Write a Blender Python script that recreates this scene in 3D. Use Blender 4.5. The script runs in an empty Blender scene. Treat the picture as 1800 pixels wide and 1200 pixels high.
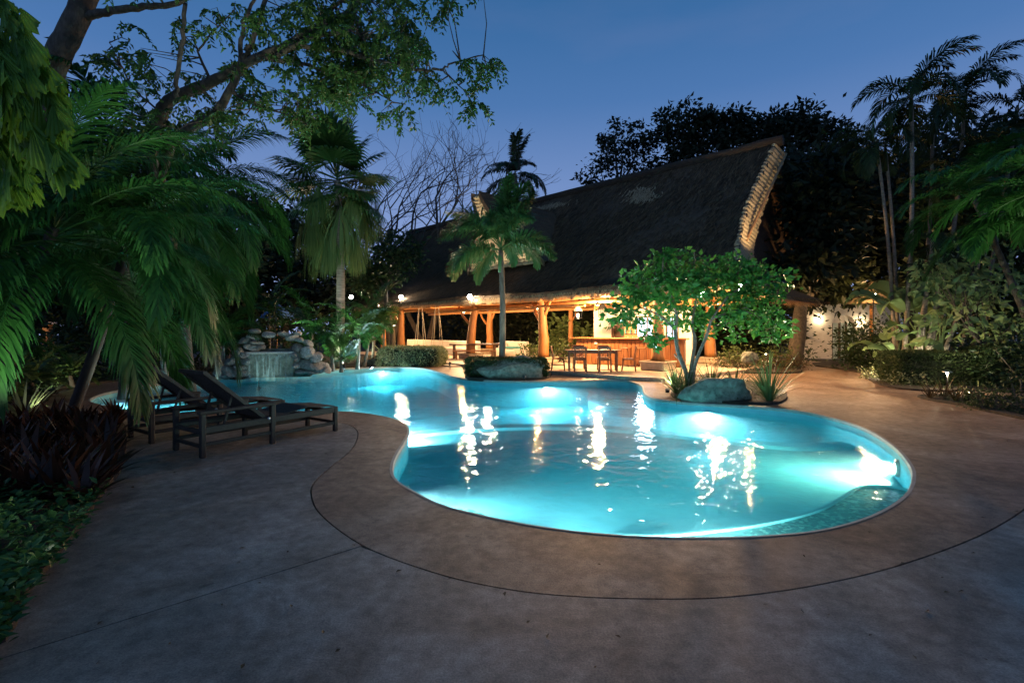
import bpy, bmesh, math, random
import numpy as np
from mathutils import Vector, Matrix, geometry, noise

random.seed(7)
RNG = np.random.default_rng(11)
R = math.radians
SC = bpy.context.scene
COL = SC.collection
FPX, CU, CV, EYE = 850.0, 900.0, 580.0, 1.6

# ------------------------------------------------------------------ camera
cam = bpy.data.cameras.new('camera')
cam.sensor_width = 36.0
cam.lens = 17.0
cam.shift_y = -20.0 / 1800.0
cam.clip_start = 0.05
cam.clip_end = 1000.0
camo = bpy.data.objects.new('camera', cam)
camo.location = (0, 0, EYE)
camo.rotation_euler = (R(90), 0, 0)
COL.objects.link(camo)
SC.camera = camo

# ------------------------------------------------------------------ dusk sky
W = bpy.data.worlds.new('World')
SC.world = W
W.use_nodes = True
nt = W.node_tree
nt.nodes.clear()
wo = nt.nodes.new('ShaderNodeOutputWorld')
bg = nt.nodes.new('ShaderNodeBackground')
tc = nt.nodes.new('ShaderNodeTexCoord')
sx = nt.nodes.new('ShaderNodeSeparateXYZ')
cr = nt.nodes.new('ShaderNodeValToRGB')
cr.color_ramp.interpolation = 'LINEAR'
e = cr.color_ramp.elements
e[0].position = 0.0; e[0].color = (0.26, 0.33, 0.58, 1)
e[1].position = 1.0; e[1].color = (0.012, 0.055, 0.15, 1)
m = e.new(0.22); m.color = (0.175, 0.26, 0.50, 1)
m = e.new(0.42); m.color = (0.062, 0.155, 0.36, 1)
m = e.new(0.62); m.color = (0.017, 0.098, 0.25, 1)
nt.links.new(tc.outputs['Generated'], sx.inputs[0])
nt.links.new(sx.outputs['Z'], cr.inputs[0])
# thin high cloud streaks, everywhere in the dome alike
ns = nt.nodes.new('ShaderNodeTexNoise'); ns.inputs['Scale'].default_value = 2.2; ns.inputs['Detail'].default_value = 5
mp = nt.nodes.new('ShaderNodeMapping'); mp.inputs['Scale'].default_value = (1.0, 1.0, 3.5)
rp = nt.nodes.new('ShaderNodeMapRange'); rp.inputs[1].default_value = 0.55; rp.inputs[2].default_value = 0.8; rp.inputs[4].default_value = 0.10
mxn = nt.nodes.new('ShaderNodeMix'); mxn.data_type = 'RGBA'; mxn.inputs[7].default_value = (0.30, 0.27, 0.42, 1)
nt.links.new(tc.outputs['Generated'], mp.inputs[0]); nt.links.new(mp.outputs[0], ns.inputs['Vector'])
nt.links.new(ns.outputs[0], rp.inputs[0]); nt.links.new(rp.outputs[0], mxn.inputs[0])
nt.links.new(cr.outputs[0], mxn.inputs[6])
nt.links.new(mxn.outputs[2], bg.inputs[0])
bg.inputs[1].default_value = 1.22
nt.links.new(bg.outputs[0], wo.inputs[0])

vs = SC.view_settings
vs.view_transform = 'Standard'; vs.look = 'None'; vs.gamma = 1.0; vs.exposure = 0.0
vs.use_curve_mapping = False
cy = SC.cycles
cy.use_denoising = True
cy.max_bounces = 6; cy.diffuse_bounces = 3; cy.glossy_bounces = 3; cy.transmission_bounces = 4
cy.volume_bounces = 0; cy.transparent_max_bounces = 10
cy.sample_clamp_indirect = 3.0; cy.sample_clamp_direct = 0.0
cy.caustics_reflective = False; cy.caustics_refractive = False
cy.use_light_tree = True

# ------------------------------------------------------------------ helpers
def P(u, v, d):
    return Vector(((u - CU) * d / FPX, d, EYE - (v - CV) * d / FPX))

def G(u, v, z=0.0):
    d = FPX * (EYE - z) / (v - CV)
    return Vector(((u - CU) * d / FPX, d, z))

class MB:
    def __init__(s):
        s.v = []; s.f = []
    def add(s, vs, fs):
        o = len(s.v)
        s.v += [tuple(p) for p in vs]
        s.f += [tuple(i + o for i in f) for f in fs]
        return s
    def box(s, c, size, rz=0.0, rot=None, bevel=0.0):
        x, y, z = size[0] / 2, size[1] / 2, size[2] / 2
        M = rot if rot is not None else Matrix.Rotation(rz, 3, 'Z')
        c = Vector(c)
        if bevel <= 0:
            pts = [(-x, -y, -z), (x, -y, -z), (x, y, -z), (-x, y, -z), (-x, -y, z), (x, -y, z), (x, y, z), (-x, y, z)]
            return s.add([c + M @ Vector(p) for p in pts],
                         [(3, 2, 1, 0), (4, 5, 6, 7), (0, 1, 5, 4), (1, 2, 6, 5), (2, 3, 7, 6), (3, 0, 4, 7)])
        b = min(bevel, x * .9, y * .9, z * .9)
        pts = []
        for zz, k in ((-z, 1), (-z + b, 0), (z - b, 0), (z, 1)):
            xx, yy = x - b * k, y - b * k
            pts += [(-xx + b * (1 - k) , -yy, zz), (xx - b * (1 - k), -yy, zz), (xx, -yy + b * (1 - k), zz), (xx, yy - b * (1 - k), zz),
                    (xx - b * (1 - k), yy, zz), (-xx + b * (1 - k), yy, zz), (-xx, yy - b * (1 - k), zz), (-xx, -yy + b * (1 - k), zz)]
        fs = [tuple(range(7, -1, -1)), tuple(range(24, 32))]
        for l in range(3):
            for i in range(8):
                a, c2 = l * 8 + i, l * 8 + (i + 1) % 8
                fs.append((a, c2, c2 + 8, a + 8))
        return s.add([c + M @ Vector(p) for p in pts], fs)
    def tube(s, pts, rad, n=6, cap=True, flat=1.0):
        pts = [Vector(p) for p in pts]
        if not hasattr(rad, '__len__'):
            rad = [rad] * len(pts)
        o = len(s.v)
        up = Vector((0, 0, 1))
        t0 = (pts[1] - pts[0]).normalized()
        a = t0.cross(up)
        if a.length < .05:
            a = t0.cross(Vector((0, 1, 0)))
        a.normalize()
        for i, p in enumerate(pts):
            t = (pts[min(i + 1, len(pts) - 1)] - pts[max(i - 1, 0)])
            t = t.normalized() if t.length > 1e-9 else t0
            a = (a - t * a.dot(t))
            a = a.normalized() if a.length > 1e-6 else t.orthogonal().normalized()
            b = t.cross(a)
            for k in range(n):
                w = 2 * math.pi * k / n
                q = p + (a * math.cos(w) + b * (math.sin(w) * flat)) * rad[i]
                s.v.append(tuple(q))
        for i in range(len(pts) - 1):
            for k in range(n):
                k2 = (k + 1) % n
                s.f.append((o + i * n + k, o + i * n + k2, o + (i + 1) * n + k2, o + (i + 1) * n + k))
        if cap:
            s.f.append(tuple(o + k for k in range(n - 1, -1, -1)))
            l = o + (len(pts) - 1) * n
            s.f.append(tuple(l + k for k in range(n)))
        return s
    def bar(s, a, b, w, h=None):
        a = Vector(a); b = Vector(b); h = h or w
        t = (b - a); L = t.length; t.normalize()
        x = t.cross(Vector((0, 0, 1)))
        if x.length < .02: x = Vector((1, 0, 0))
        x.normalize(); y = x.cross(t)
        M = Matrix((x, t, y)).transposed()
        return s.box((a + b) / 2, (w, L, h), rot=M)
    def strip(s, rows):
        """rows: list of (left,right) points"""
        o = len(s.v)
        for l, r in rows:
            s.v += [tuple(l), tuple(r)]
        for i in range(len(rows) - 1):
            s.f.append((o + 2 * i, o + 2 * i + 1, o + 2 * i + 3, o + 2 * i + 2))
        return s
    def lathe(s, c, prof, n=12, axis=None):
        c = Vector(c); o = len(s.v)
        M = Matrix.Identity(3) if axis is None else Vector((0, 0, 1)).rotation_difference(Vector(axis)).to_matrix()
        for r, z in prof:
            for k in range(n):
                w = 2 * math.pi * k / n
                s.v.append(tuple(c + M @ Vector((r * math.cos(w), r * math.sin(w), z))))
        for i in range(len(prof) - 1):
            for k in range(n):
                k2 = (k + 1) % n
                s.f.append((o + i * n + k, o + i * n + k2, o + (i + 1) * n + k2, o + (i + 1) * n + k))
        s.f.append(tuple(o + k for k in range(n - 1, -1, -1)))
        l = o + (len(prof) - 1) * n
        s.f.append(tuple(l + k for k in range(n)))
        return s
    def prism(s, loops, z0, z1, bottom=False):
        """polygon with holes, top at z1, walls to z0"""
        L = [[Vector((p[0], p[1], 0)) for p in lp] for lp in loops]
        flat = [p for lp in L for p in lp]
        tris = geometry.tessellate_polygon(L)
        o = len(s.v)
        s.v += [(p.x, p.y, z1) for p in flat]
        for t in tris:
            a, b, c = (flat[i] for i in t)
            if (b - a).cross(c - a).z < 0: t = (t[0], t[2], t[1])
            s.f.append(tuple(o + i for i in t))
        if z0 is not None:
            o2 = len(s.v)
            s.v += [(p.x, p.y, z0) for p in flat]
            k = 0
            for lp in L:
                n = len(lp)
                for i in range(n):
                    j = (i + 1) % n
                    s.f.append((o + k + i, o + k + j, o2 + k + j, o2 + k + i))
                k += n
            if bottom:
                for t in tris: s.f.append(tuple(o2 + i for i in reversed(t)))
        return s
    def mesh(s, name, smooth=False):
        me = bpy.data.meshes.new(name)
        me.from_pydata(s.v, [], s.f)
        if smooth:
            me.polygons.foreach_set('use_smooth', [True] * len(me.polygons))
        me.update()
        return me

def npmesh(name, verts, faces, smooth=False):
    """verts (N,3) float, faces (M,k) int"""
    me = bpy.data.meshes.new(name)
    verts = np.asarray(verts, np.float32); faces = np.asarray(faces, np.int32)
    M, k = faces.shape
    me.vertices.add(len(verts)); me.vertices.foreach_set('co', verts.ravel())
    me.loops.add(M * k); me.loops.foreach_set('vertex_index', faces.ravel())
    me.polygons.add(M)
    me.polygons.foreach_set('loop_start', np.arange(0, M * k, k, dtype=np.int32))
    me.update(calc_edges=True)
    if smooth:
        me.polygons.foreach_set('use_smooth', [True] * M)
    return me

def link(name, data, parent=None):
    o = bpy.data.objects.new(name, data)
    COL.objects.link(o)
    if parent is not None: o.parent = parent
    return o

def obj(name, mb, mat, parent=None, smooth=False, world=False, loc=None, kind=None):
    me = mb.mesh(name, smooth) if isinstance(mb, MB) else mb
    if mat is not None and not me.materials:
        me.materials.append(mat)
    if world and parent is not None:
        r = parent
        off = r.location.copy()
        while r.parent is not None:
            r = r.parent; off += r.location
        me.transform(Matrix.Translation(-off))
    o = link(name, me, parent)
    if loc is not None: o.location = loc
    if kind: o['kind'] = kind
    return o

def tag(o, label, cat, group=None, kind=None):
    o['label'] = label; o['category'] = cat
    if group: o['group'] = group
    if kind: o['kind'] = kind
    return o

def struct(name, mb, mat, smooth=False):
    o = obj(name, mb, mat, None, smooth)
    o['kind'] = 'structure'
    return o

def thing(name, label, cat, loc=(0, 0, 0), rz=0.0, group=None):
    o = bpy.data.objects.new(name, None)
    o.empty_display_size = .1
    COL.objects.link(o)
    o.location = loc; o.rotation_euler = (0, 0, rz)
    return tag(o, label, cat, group)

def copy_thing(root, loc, rz=0.0, label=None, group=None, sc=1.0):
    r = root.copy(); COL.objects.link(r)
    r.location = loc; r.rotation_euler = (0, 0, rz); r.scale = (sc, sc, sc)
    if label: r['label'] = label
    if group: r['group'] = group
    for ch in list(root.children):
        c = ch.copy(); COL.objects.link(c); c.parent = r
        for g in ch.children:
            d = g.copy(); COL.objects.link(d); d.parent = c
    return r

def catmull(pts, per=6, closed=False):
    pts = [Vector(p) for p in pts]; n = len(pts); out = []
    rng = range(n) if closed else range(n - 1)
    for i in rng:
        if closed:
            p0, p1, p2, p3 = pts[i - 1], pts[i], pts[(i + 1) % n], pts[(i + 2) % n]
        else:
            p0, p1, p2, p3 = pts[max(i - 1, 0)], pts[i], pts[i + 1], pts[min(i + 2, n - 1)]
        for k in range(per):
            t = k / per
            out.append(.5 * ((2 * p1) + (p2 - p0) * t + (2 * p0 - 5 * p1 + 4 * p2 - p3) * t * t + (3 * p1 - p0 - 3 * p2 + p3) * t ** 3))
    if not closed: out.append(pts[-1])
    return out

# ------------------------------------------------------------------ materials
def newmat(name):
    m = bpy.data.materials.new(name); m.use_nodes = True
    n = m.node_tree
    return m, n, n.nodes['Principled BSDF']

def mat(name, c1, c2=None, rough=.6, scale=4.0, bump=0.0, bscale=40.0, metal=0.0, stretch=None, spec=.5, detail=6, obj_rand=0.0, coat=0):
    m, n, b = newmat(name)
    b.inputs['Roughness'].default_value = rough
    b.inputs['Metallic'].default_value = metal
    b.inputs['Specular IOR Level'].default_value = spec
    if coat: b.inputs['Coat Weight'].default_value = coat
    tcn = n.nodes.new('ShaderNodeTexCoord'); mpn = n.nodes.new('ShaderNodeMapping')
    n.links.new(tcn.outputs['Object'], mpn.inputs[0])
    if stretch: mpn.inputs['Scale'].default_value = stretch
    if c2 is None:
        b.inputs['Base Color'].default_value = (*c1, 1)
    else:
        t = n.nodes.new('ShaderNodeTexNoise'); t.inputs['Scale'].default_value = scale; t.inputs['Detail'].default_value = detail
        t.inputs['Roughness'].default_value = .65
        n.links.new(mpn.outputs[0], t.inputs['Vector'])
        r = n.nodes.new('ShaderNodeValToRGB')
        r.color_ramp.elements[0].position = .33; r.color_ramp.elements[0].color = (*c1, 1)
        r.color_ramp.elements[1].position = .68; r.color_ramp.elements[1].color = (*c2, 1)
        n.links.new(t.outputs[0], r.inputs[0])
        out = r.outputs[0]
        if obj_rand:
            oi = n.nodes.new('ShaderNodeObjectInfo'); hs = n.nodes.new('ShaderNodeHueSaturation')
            mr = n.nodes.new('ShaderNodeMapRange'); mr.inputs[3].default_value = 1 - obj_rand; mr.inputs[4].default_value = 1 + obj_rand
            n.links.new(oi.outputs['Random'], mr.inputs[0]); n.links.new(mr.outputs[0], hs.inputs['Value'])
            n.links.new(out, hs.inputs['Color']); out = hs.outputs[0]
        n.links.new(out, b.inputs['Base Color'])
    if bump:
        t2 = n.nodes.new('ShaderNodeTexNoise'); t2.inputs['Scale'].default_value = bscale; t2.inputs['Detail'].default_value = 5
        n.links.new(mpn.outputs[0], t2.inputs['Vector'])
        bp = n.nodes.new('ShaderNodeBump'); bp.inputs['Strength'].default_value = bump; bp.inputs['Distance'].default_value = .02
        n.links.new(t2.outputs[0], bp.inputs['Height']); n.links.new(bp.outputs[0], b.inputs['Normal'])
    return m

def leafmat(name, c1, c2, rough=.42, trans=.3):
    """two tones picked per leaf, thin-leaf translucency"""
    m, n, b = newmat(name)
    b.inputs['Roughness'].default_value = rough
    b.inputs['Specular IOR Level'].default_value = .25
    gi = n.nodes.new('ShaderNodeNewGeometry'); r = n.nodes.new('ShaderNodeValToRGB')
    r.color_ramp.elements[0].color = (*c1, 1); r.color_ramp.elements[1].color = (*c2, 1)
    n.links.new(gi.outputs['Random Per Island'], r.inputs[0])
    n.links.new(r.outputs[0], b.inputs['Base Color'])
    tr = n.nodes.new('ShaderNodeBsdfTranslucent'); mx = n.nodes.new('ShaderNodeMixShader')
    mx.inputs[0].default_value = trans
    n.links.new(r.outputs[0], tr.inputs[0])
    n.links.new(b.outputs[0], mx.inputs[1]); n.links.new(tr.outputs[0], mx.inputs[2])
    n.links.new(mx.outputs[0], n.nodes['Material Output'].inputs[0])
    return m

def emis(name, c, s):
    m, n, b = newmat(name)
    b.inputs['Base Color'].default_value = (.02, .02, .02, 1)
    b.inputs['Emission Color'].default_value = (*c, 1)
    b.inputs['Emission Strength'].default_value = s
    return m

def concrete(name, c1, c2, c3, rough=.5):
    m, n, b = newmat(name)
    tcn = n.nodes.new('ShaderNodeTexCoord')
    t1 = n.nodes.new('ShaderNodeTexNoise'); t1.inputs['Scale'].default_value = .9; t1.inputs['Detail'].default_value = 8; t1.inputs['Roughness'].default_value = .68; t1.inputs['Distortion'].default_value = .6
    t2 = n.nodes.new('ShaderNodeTexNoise'); t2.inputs['Scale'].default_value = 9; t2.inputs['Detail'].default_value = 8; t2.inputs['Roughness'].default_value = .7
    t3 = n.nodes.new('ShaderNodeTexNoise'); t3.inputs['Scale'].default_value = 90; t3.inputs['Detail'].default_value = 6; t3.inputs['Roughness'].default_value = .75
    for t in (t1, t2, t3): n.links.new(tcn.outputs['Object'], t.inputs['Vector'])
    r = n.nodes.new('ShaderNodeValToRGB'); e = r.color_ramp.elements
    e[0].position = .36; e[0].color = (*c1, 1); e[1].position = .64; e[1].color = (*c3, 1)
    q = e.new(.5); q.color = (*c2, 1)
    n.links.new(t1.outputs[0], r.inputs[0])
    mr = n.nodes.new('ShaderNodeMapRange'); mr.inputs[1].default_value = .3; mr.inputs[2].default_value = .7; mr.inputs[3].default_value = .56; mr.inputs[4].default_value = 1.36
    n.links.new(t2.outputs[0], mr.inputs[0])
    mr3 = n.nodes.new('ShaderNodeMapRange'); mr3.inputs[1].default_value = .3; mr3.inputs[2].default_value = .7; mr3.inputs[3].default_value = .45; mr3.inputs[4].default_value = 1.5
    n.links.new(t3.outputs[0], mr3.inputs[0])
    mu = n.nodes.new('ShaderNodeMath'); mu.operation = 'MULTIPLY'
    n.links.new(mr.outputs[0], mu.inputs[0]); n.links.new(mr3.outputs[0], mu.inputs[1])
    hs = n.nodes.new('ShaderNodeHueSaturation'); n.links.new(mu.outputs[0], hs.inputs['Value']); n.links.new(r.outputs[0], hs.inputs['Color'])
    # dark specks and hairline cracks
    vo = n.nodes.new('ShaderNodeTexVoronoi'); vo.feature = 'DISTANCE_TO_EDGE'; vo.inputs['Scale'].default_value = .33
    dn = n.nodes.new('ShaderNodeTexNoise'); dn.inputs['Scale'].default_value = 1.5; dn.inputs['Detail'].default_value = 6
    ma = n.nodes.new('ShaderNodeVectorMath'); ma.operation = 'MULTIPLY_ADD'
    n.links.new(tcn.outputs['Object'], dn.inputs['Vector']); n.links.new(dn.outputs['Color'], ma.inputs[0]); ma.inputs[1].default_value = (1.2, 1.2, 1.2)
    n.links.new(tcn.outputs['Object'], ma.inputs[2]); n.links.new(ma.outputs[0], vo.inputs['Vector'])
    cl = n.nodes.new('ShaderNodeMapRange'); cl.inputs[1].default_value = 0; cl.inputs[2].default_value = .004; cl.inputs[3].default_value = .78; cl.inputs[4].default_value = 1
    n.links.new(vo.outputs['Distance'], cl.inputs[0])
    sp = n.nodes.new('ShaderNodeTexNoise'); sp.inputs['Scale'].default_value = 6.5; sp.inputs['Detail'].default_value = 3
    n.links.new(tcn.outputs['Object'], sp.inputs['Vector'])
    spr = n.nodes.new('ShaderNodeMapRange'); spr.inputs[1].default_value = .70; spr.inputs[2].default_value = .74; spr.inputs[3].default_value = 1; spr.inputs[4].default_value = .6
    n.links.new(sp.outputs[0], spr.inputs[0])
    m2 = n.nodes.new('ShaderNodeMath'); m2.operation = 'MULTIPLY'; n.links.new(cl.outputs[0], m2.inputs[0]); n.links.new(spr.outputs[0], m2.inputs[1])
    mx = n.nodes.new('ShaderNodeMix'); mx.data_type = 'RGBA'; mx.blend_type = 'MULTIPLY'; mx.inputs[0].default_value = 1
    n.links.new(hs.outputs[0], mx.inputs[6]); n.links.new(m2.outputs[0], mx.inputs[7])
    n.links.new(mx.outputs[2], b.inputs['Base Color'])
    rr = n.nodes.new('ShaderNodeMapRange'); rr.inputs[3].default_value = rough + .2; rr.inputs[4].default_value = rough - .12
    n.links.new(t2.outputs[0], rr.inputs[0]); n.links.new(rr.outputs[0], b.inputs['Roughness'])
    bp = n.nodes.new('ShaderNodeBump'); bp.inputs['Strength'].default_value = .35; bp.inputs['Distance'].default_value = .006
    ad = n.nodes.new('ShaderNodeMath'); ad.operation = 'ADD'; n.links.new(t3.outputs[0], ad.inputs[0]); n.links.new(t2.outputs[0], ad.inputs[1])
    n.links.new(ad.outputs[0], bp.inputs['Height']); n.links.new(bp.outputs[0], b.inputs['Normal'])
    return m

M = {}
M['deck'] = concrete('deck_concrete', (.155, .126, .090), (.25, .215, .163), (.355, .315, .25))
M['surround'] = concrete('surround_concrete', (.17, .10, .06), (.265, .17, .108), (.36, .255, .175))
M['patio'] = concrete('patio_stone', (.36, .29, .21), (.46, .38, .28), (.54, .46, .36), .55)
M['soil'] = mat('soil', (.018, .013, .009), (.05, .038, .026), .95, 6, .8, 30)
M['coping'] = mat('coping_stone', (.33, .30, .25), (.46, .43, .37), .6, 6, .3, 60)
M['plaster'] = mat('pool_plaster', (.22, .60, .62), (.30, .68, .70), .7, 2.5, .1, 60)
M['wood'] = mat('log_wood', (.32, .125, .03), (.46, .21, .065), .55, 3, .35, 14, stretch=(3, 3, .6), obj_rand=.15)
M['beamwood'] = mat('beam_wood', (.34, .15, .045), (.48, .25, .09), .6, 5, .3, 20, obj_rand=.2)
M['barwood'] = mat('bar_wood', (.20, .075, .025), (.32, .14, .05), .45, 3, .3, 18, stretch=(6, 6, .7), obj_rand=.25)
M['chairwood'] = mat('chair_wood', (.16, .06, .022), (.25, .11, .045), .45, 6, .2, 30)
M['darkwood'] = mat('lounger_wood', (.020, .014, .009), (.040, .028, .018), .7, 8, .25, 40)
M['weave'] = mat('woven_strap', (.022, .019, .015), (.045, .038, .03), .7, 20, .3, 90)
M['white'] = mat('white_render', (.60, .57, .52), (.72, .70, .65), .8, 3, .25, 40)
M['stone'] = mat('pale_stone', (.42, .33, .22), (.56, .46, .33), .75, 4, .4, 25)
M['rock'] = mat('rock', (.12, .12, .10), (.42, .41, .36), .85, 5, .9, 16, obj_rand=.25)
M['ridge'] = mat('ridge_thatch', (.022, .014, .008), (.055, .035, .02), .95, 3, .9, 30, stretch=(2, 2, 6))
M['boulder'] = mat('boulder', (.05, .06, .045), (.22, .24, .19), .85, 7, 1.0, 14)
M['thatch'] = mat('thatch', (.055, .032, .016), (.115, .07, .036), .95, 3, .9, 30, stretch=(2, 2, 6))
M['straw'] = leafmat('thatch_straw', (.040, .023, .011), (.20, .12, .058), .9, .0)
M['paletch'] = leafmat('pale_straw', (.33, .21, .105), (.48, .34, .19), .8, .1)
M['bundle'] = mat('thatch_bundle', (.30, .22, .12), (.48, .37, .22), .85, 6, .8, 40, stretch=(1, 1, 8), obj_rand=.2)
M['bark'] = mat('bark', (.04, .033, .024), (.12, .10, .072), .9, 5, .9, 18, stretch=(2, 2, .7))
M['palebark'] = mat('pale_bark', (.10, .085, .06), (.24, .20, .15), .85, 7, .6, 25, stretch=(1, 1, 3))
M['palmtrunk'] = mat('palm_trunk', (.10, .085, .07), (.26, .23, .19), .85, 4, .7, 12, stretch=(.6, .6, 7))
M['darktwig'] = mat('bare_twigs', (.03, .025, .022), (.06, .05, .045), .9, 4)
M['metal'] = mat('black_metal', (.02, .02, .02), None, .4, metal=.6)
M['steel'] = mat('steel_trim', (.5, .5, .5), None, .35, metal=1)
M['rope'] = mat('rope', (.5, .44, .33), None, .9)
M['teal'] = mat('teal_cloth', (.06, .25, .26), (.1, .33, .34), .9, 8)
M['blue'] = mat('blue_canvas', (.06, .16, .42), (.09, .22, .5), .8, 5)
M['doorwood'] = mat('dark_door', (.06, .03, .015), (.1, .05, .025), .5, 4)
M['curtain'] = mat('pale_curtain', (.35, .48, .5), (.45, .58, .6), .9, 4, stretch=(8, 8, .3))
# foliage, two tones each
M['lf_tree'] = leafmat('leaf_tree', (.028, .075, .014), (.07, .15, .03))
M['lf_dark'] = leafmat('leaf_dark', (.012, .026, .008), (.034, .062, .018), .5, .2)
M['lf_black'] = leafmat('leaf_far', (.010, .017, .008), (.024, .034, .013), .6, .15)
M['lf_bright'] = leafmat('leaf_bright', (.014, .10, .014), (.085, .26, .045), .42)
M['lf_palm'] = leafmat('leaf_palm', (.009, .048, .009), (.034, .115, .022), .45)
M['lf_coco'] = leafmat('leaf_coconut', (.014, .030, .010), (.035, .06, .018), .45)
M['lf_fan'] = leafmat('leaf_fan', (.03, .085, .018), (.065, .145, .035), .4)
M['lf_dead'] = leafmat('leaf_dead', (.05, .10, .022), (.14, .20, .06), .7, .2)
M['lf_fox'] = leafmat('leaf_foxtail', (.03, .10, .025), (.06, .16, .05), .4)
M['lf_fish'] = leafmat('leaf_fishtail', (.06, .15, .012), (.14, .25, .03), .45)
M['lf_hedge'] = leafmat('leaf_hedge', (.03, .06, .015), (.10, .13, .05), .45)
M['lf_varieg'] = leafmat('leaf_variegated', (.07, .11, .03), (.42, .44, .25), .45)
M['lf_ti'] = leafmat('leaf_ti', (.026, .011, .006), (.07, .028, .015), .35, .15)
M['lf_cover'] = leafmat('leaf_cover', (.03, .09, .022), (.07, .16, .045), .4)
M['lf_strap'] = leafmat('leaf_strap', (.05, .12, .035), (.12, .20, .08), .4)
M['lf_strapdark'] = leafmat('leaf_strapdark', (.03, .06, .02), (.08, .11, .045), .4)
M['lf_cycad'] = leafmat('leaf_cycad', (.06, .11, .025), (.13, .19, .06), .4)
M['lf_paddle'] = leafmat('leaf_paddle', (.09, .16, .05), (.22, .31, .12), .42)
M['lf_red'] = leafmat('leaf_reddish', (.06, .04, .02), (.14, .10, .045), .45)
# ================================================================== POOL
POOL_PX = [(157, 704), (172, 694), (205, 686), (260, 676), (330, 670), (400, 664), (480, 658), (560, 651), (640, 646), (700, 644.5),
           (745, 647), (775, 654), (800, 662), (840, 667), (900, 669.5), (960, 669.5), (1010, 668.5), (1060, 667), (1105, 669), (1128, 677),
           (1133, 690), (1152, 700), (1200, 706), (1260, 710), (1330, 714), (1400, 721), (1460, 733), (1520, 752), (1570, 782),
           (1600, 815), (1606, 842), (1590, 872), (1535, 905), (1450, 930), (1350, 941), (1250, 944), (1150, 943), (1050, 937),
           (950, 925), (860, 908), (780, 888), (730, 865), (698, 845), (688, 825), (695, 800), (710, 775), (718, 758), (711, 744),
           (690, 735), (650, 727), (600, 722.5), (540, 722), (440, 724), (340, 726), (250, 722), (190, 714)]
POOL = catmull([G(u, v) for u, v in POOL_PX], 4, True)
WL = -0.16

def offset(loop, d):
    n = len(loop); out = []
    for i in range(n):
        t = (loop[(i + 1) % n] - loop[i - 1]); nn = Vector((t.y, -t.x, 0)).normalized()
        out.append(loop[i] + nn * d)
    return out
area = sum(POOL[i - 1].x * POOL[i].y - POOL[i].x * POOL[i - 1].y for i in range(len(POOL)))
OUT = 1 if area > 0 else -1          # offset(+OUT) grows the loop

GROUND = MB().prism([[(-150, -60), (150, -60), (150, 220), (-150, 220)], offset(POOL, OUT * .10)], None, -.05)
struct('ground', GROUND, M['soil'])

GROOVE = catmull([G(100, 692), G(128, 712), G(200, 733), G(300, 742), G(450, 744), G(560, 741), G(602, 743), G(628, 757), G(620, 787),
                  G(582, 820), G(554, 846), G(547, 868), G(563, 903), G(637, 958), G(760, 1005), G(880, 1033), G(1000, 1047),
                  G(1150, 1052), G(1290, 1048), G(1450, 1025), G(1600, 987), G(1740, 932), G(1830, 872), G(1900, 806), G(2010, 745)], 5)
gi = min(range(len(GROOVE)), key=lambda i: (GROOVE[i] - G(637, 958)).length)
def side(path, d):
    out = []
    for i, p in enumerate(path):
        t = path[min(i + 1, len(path) - 1)] - path[max(i - 1, 0)]
        out.append(p + Vector((-t.y, t.x, 0)).normalized() * d)
    return out
gl, gr = side(GROOVE, .007), side(GROOVE, -.007)
J0, J1 = GROOVE[gi], G(-260, 1238)
je = (J1 - J0).normalized(); jn = Vector((-je.y, je.x, 0)) * .006
surround = gl + [Vector((13.2, 12.5, 0)), Vector((14.5, 19, 0)), Vector((16.5, 30, 0)), Vector((4, 34, 0)), Vector((-9, 30, 0)), Vector((-12, 17, 0)), Vector((-13.2, 15.5, 0))]
struct('pool_surround', MB().prism([surround, POOL], -.06, 0.0), M['surround'])
left_slab = gr[:gi + 1] + [J1 - jn, Vector((-14, J1.y, 0)), Vector((-14, 12.0, 0))]
right_slab = [J0 + jn * 2 + je * .02] + gr[gi + 1:] + [Vector((16, 7, 0)), Vector((16, -6, 0)), Vector((-14, -6, 0)), Vector((-14, J1.y - .012, 0)), J1 + jn]
struct('deck', MB().prism([left_slab], -.06, 0.0), M['deck'])
struct('deck', MB().prism([right_slab], -.06, 0.0), M['deck'])

# coping lip: rounded stone nosing under the deck edge, then the plastered wall and floor
cp = MB(); n = len(POOL)
rows = [(offset(POOL, OUT * .02), .004), (offset(POOL, -OUT * .012), .0), (offset(POOL, -OUT * .022), -.02), (offset(POOL, -OUT * .022), -.05), (offset(POOL, 0), -.062)]
for k in range(len(rows) - 1):
    (a, za), (b, zb) = rows[k], rows[k + 1]
    o = len(cp.v)
    cp.v += [(p.x, p.y, za) for p in a] + [(p.x, p.y, zb) for p in b]
    cp.f += [(o + i, o + (i + 1) % n, o + n + (i + 1) % n, o + n + i) for i in range(n)]
struct('pool_coping', cp, M['coping'], True)
DEEP = -.80
bs = MB()
for i in range(n):
    j = (i + 1) % n; a, b = POOL[i], POOL[j]
    o = len(bs.v)
    bs.v += [(a.x, a.y, -.04), (b.x, b.y, -.04), (b.x, b.y, DEEP), (a.x, a.y, DEEP)]
    bs.f.append((o, o + 1, o + 2, o + 3))
bs.prism([offset(POOL, OUT * .02)], None, DEEP)
struct('pool_basin', bs, M['plaster'])

def inpoly(p, poly):
    c = False; m = len(poly)
    for i in range(m):
        a, b = poly[i], poly[i - 1]
        if (a.y > p.y) != (b.y > p.y) and p.x < (b.x - a.x) * (p.y - a.y) / (b.y - a.y) + a.x: c = not c
    return c
def pool_range(i0, i1):
    """pool outline pieces by index of control pixel"""
    k0, k1 = i0 * 4, i1 * 4
    return [POOL[k % n] for k in range(k0, k1 + 1)]
idx = {p: i for i, p in enumerate(POOL_PX)}

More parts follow.
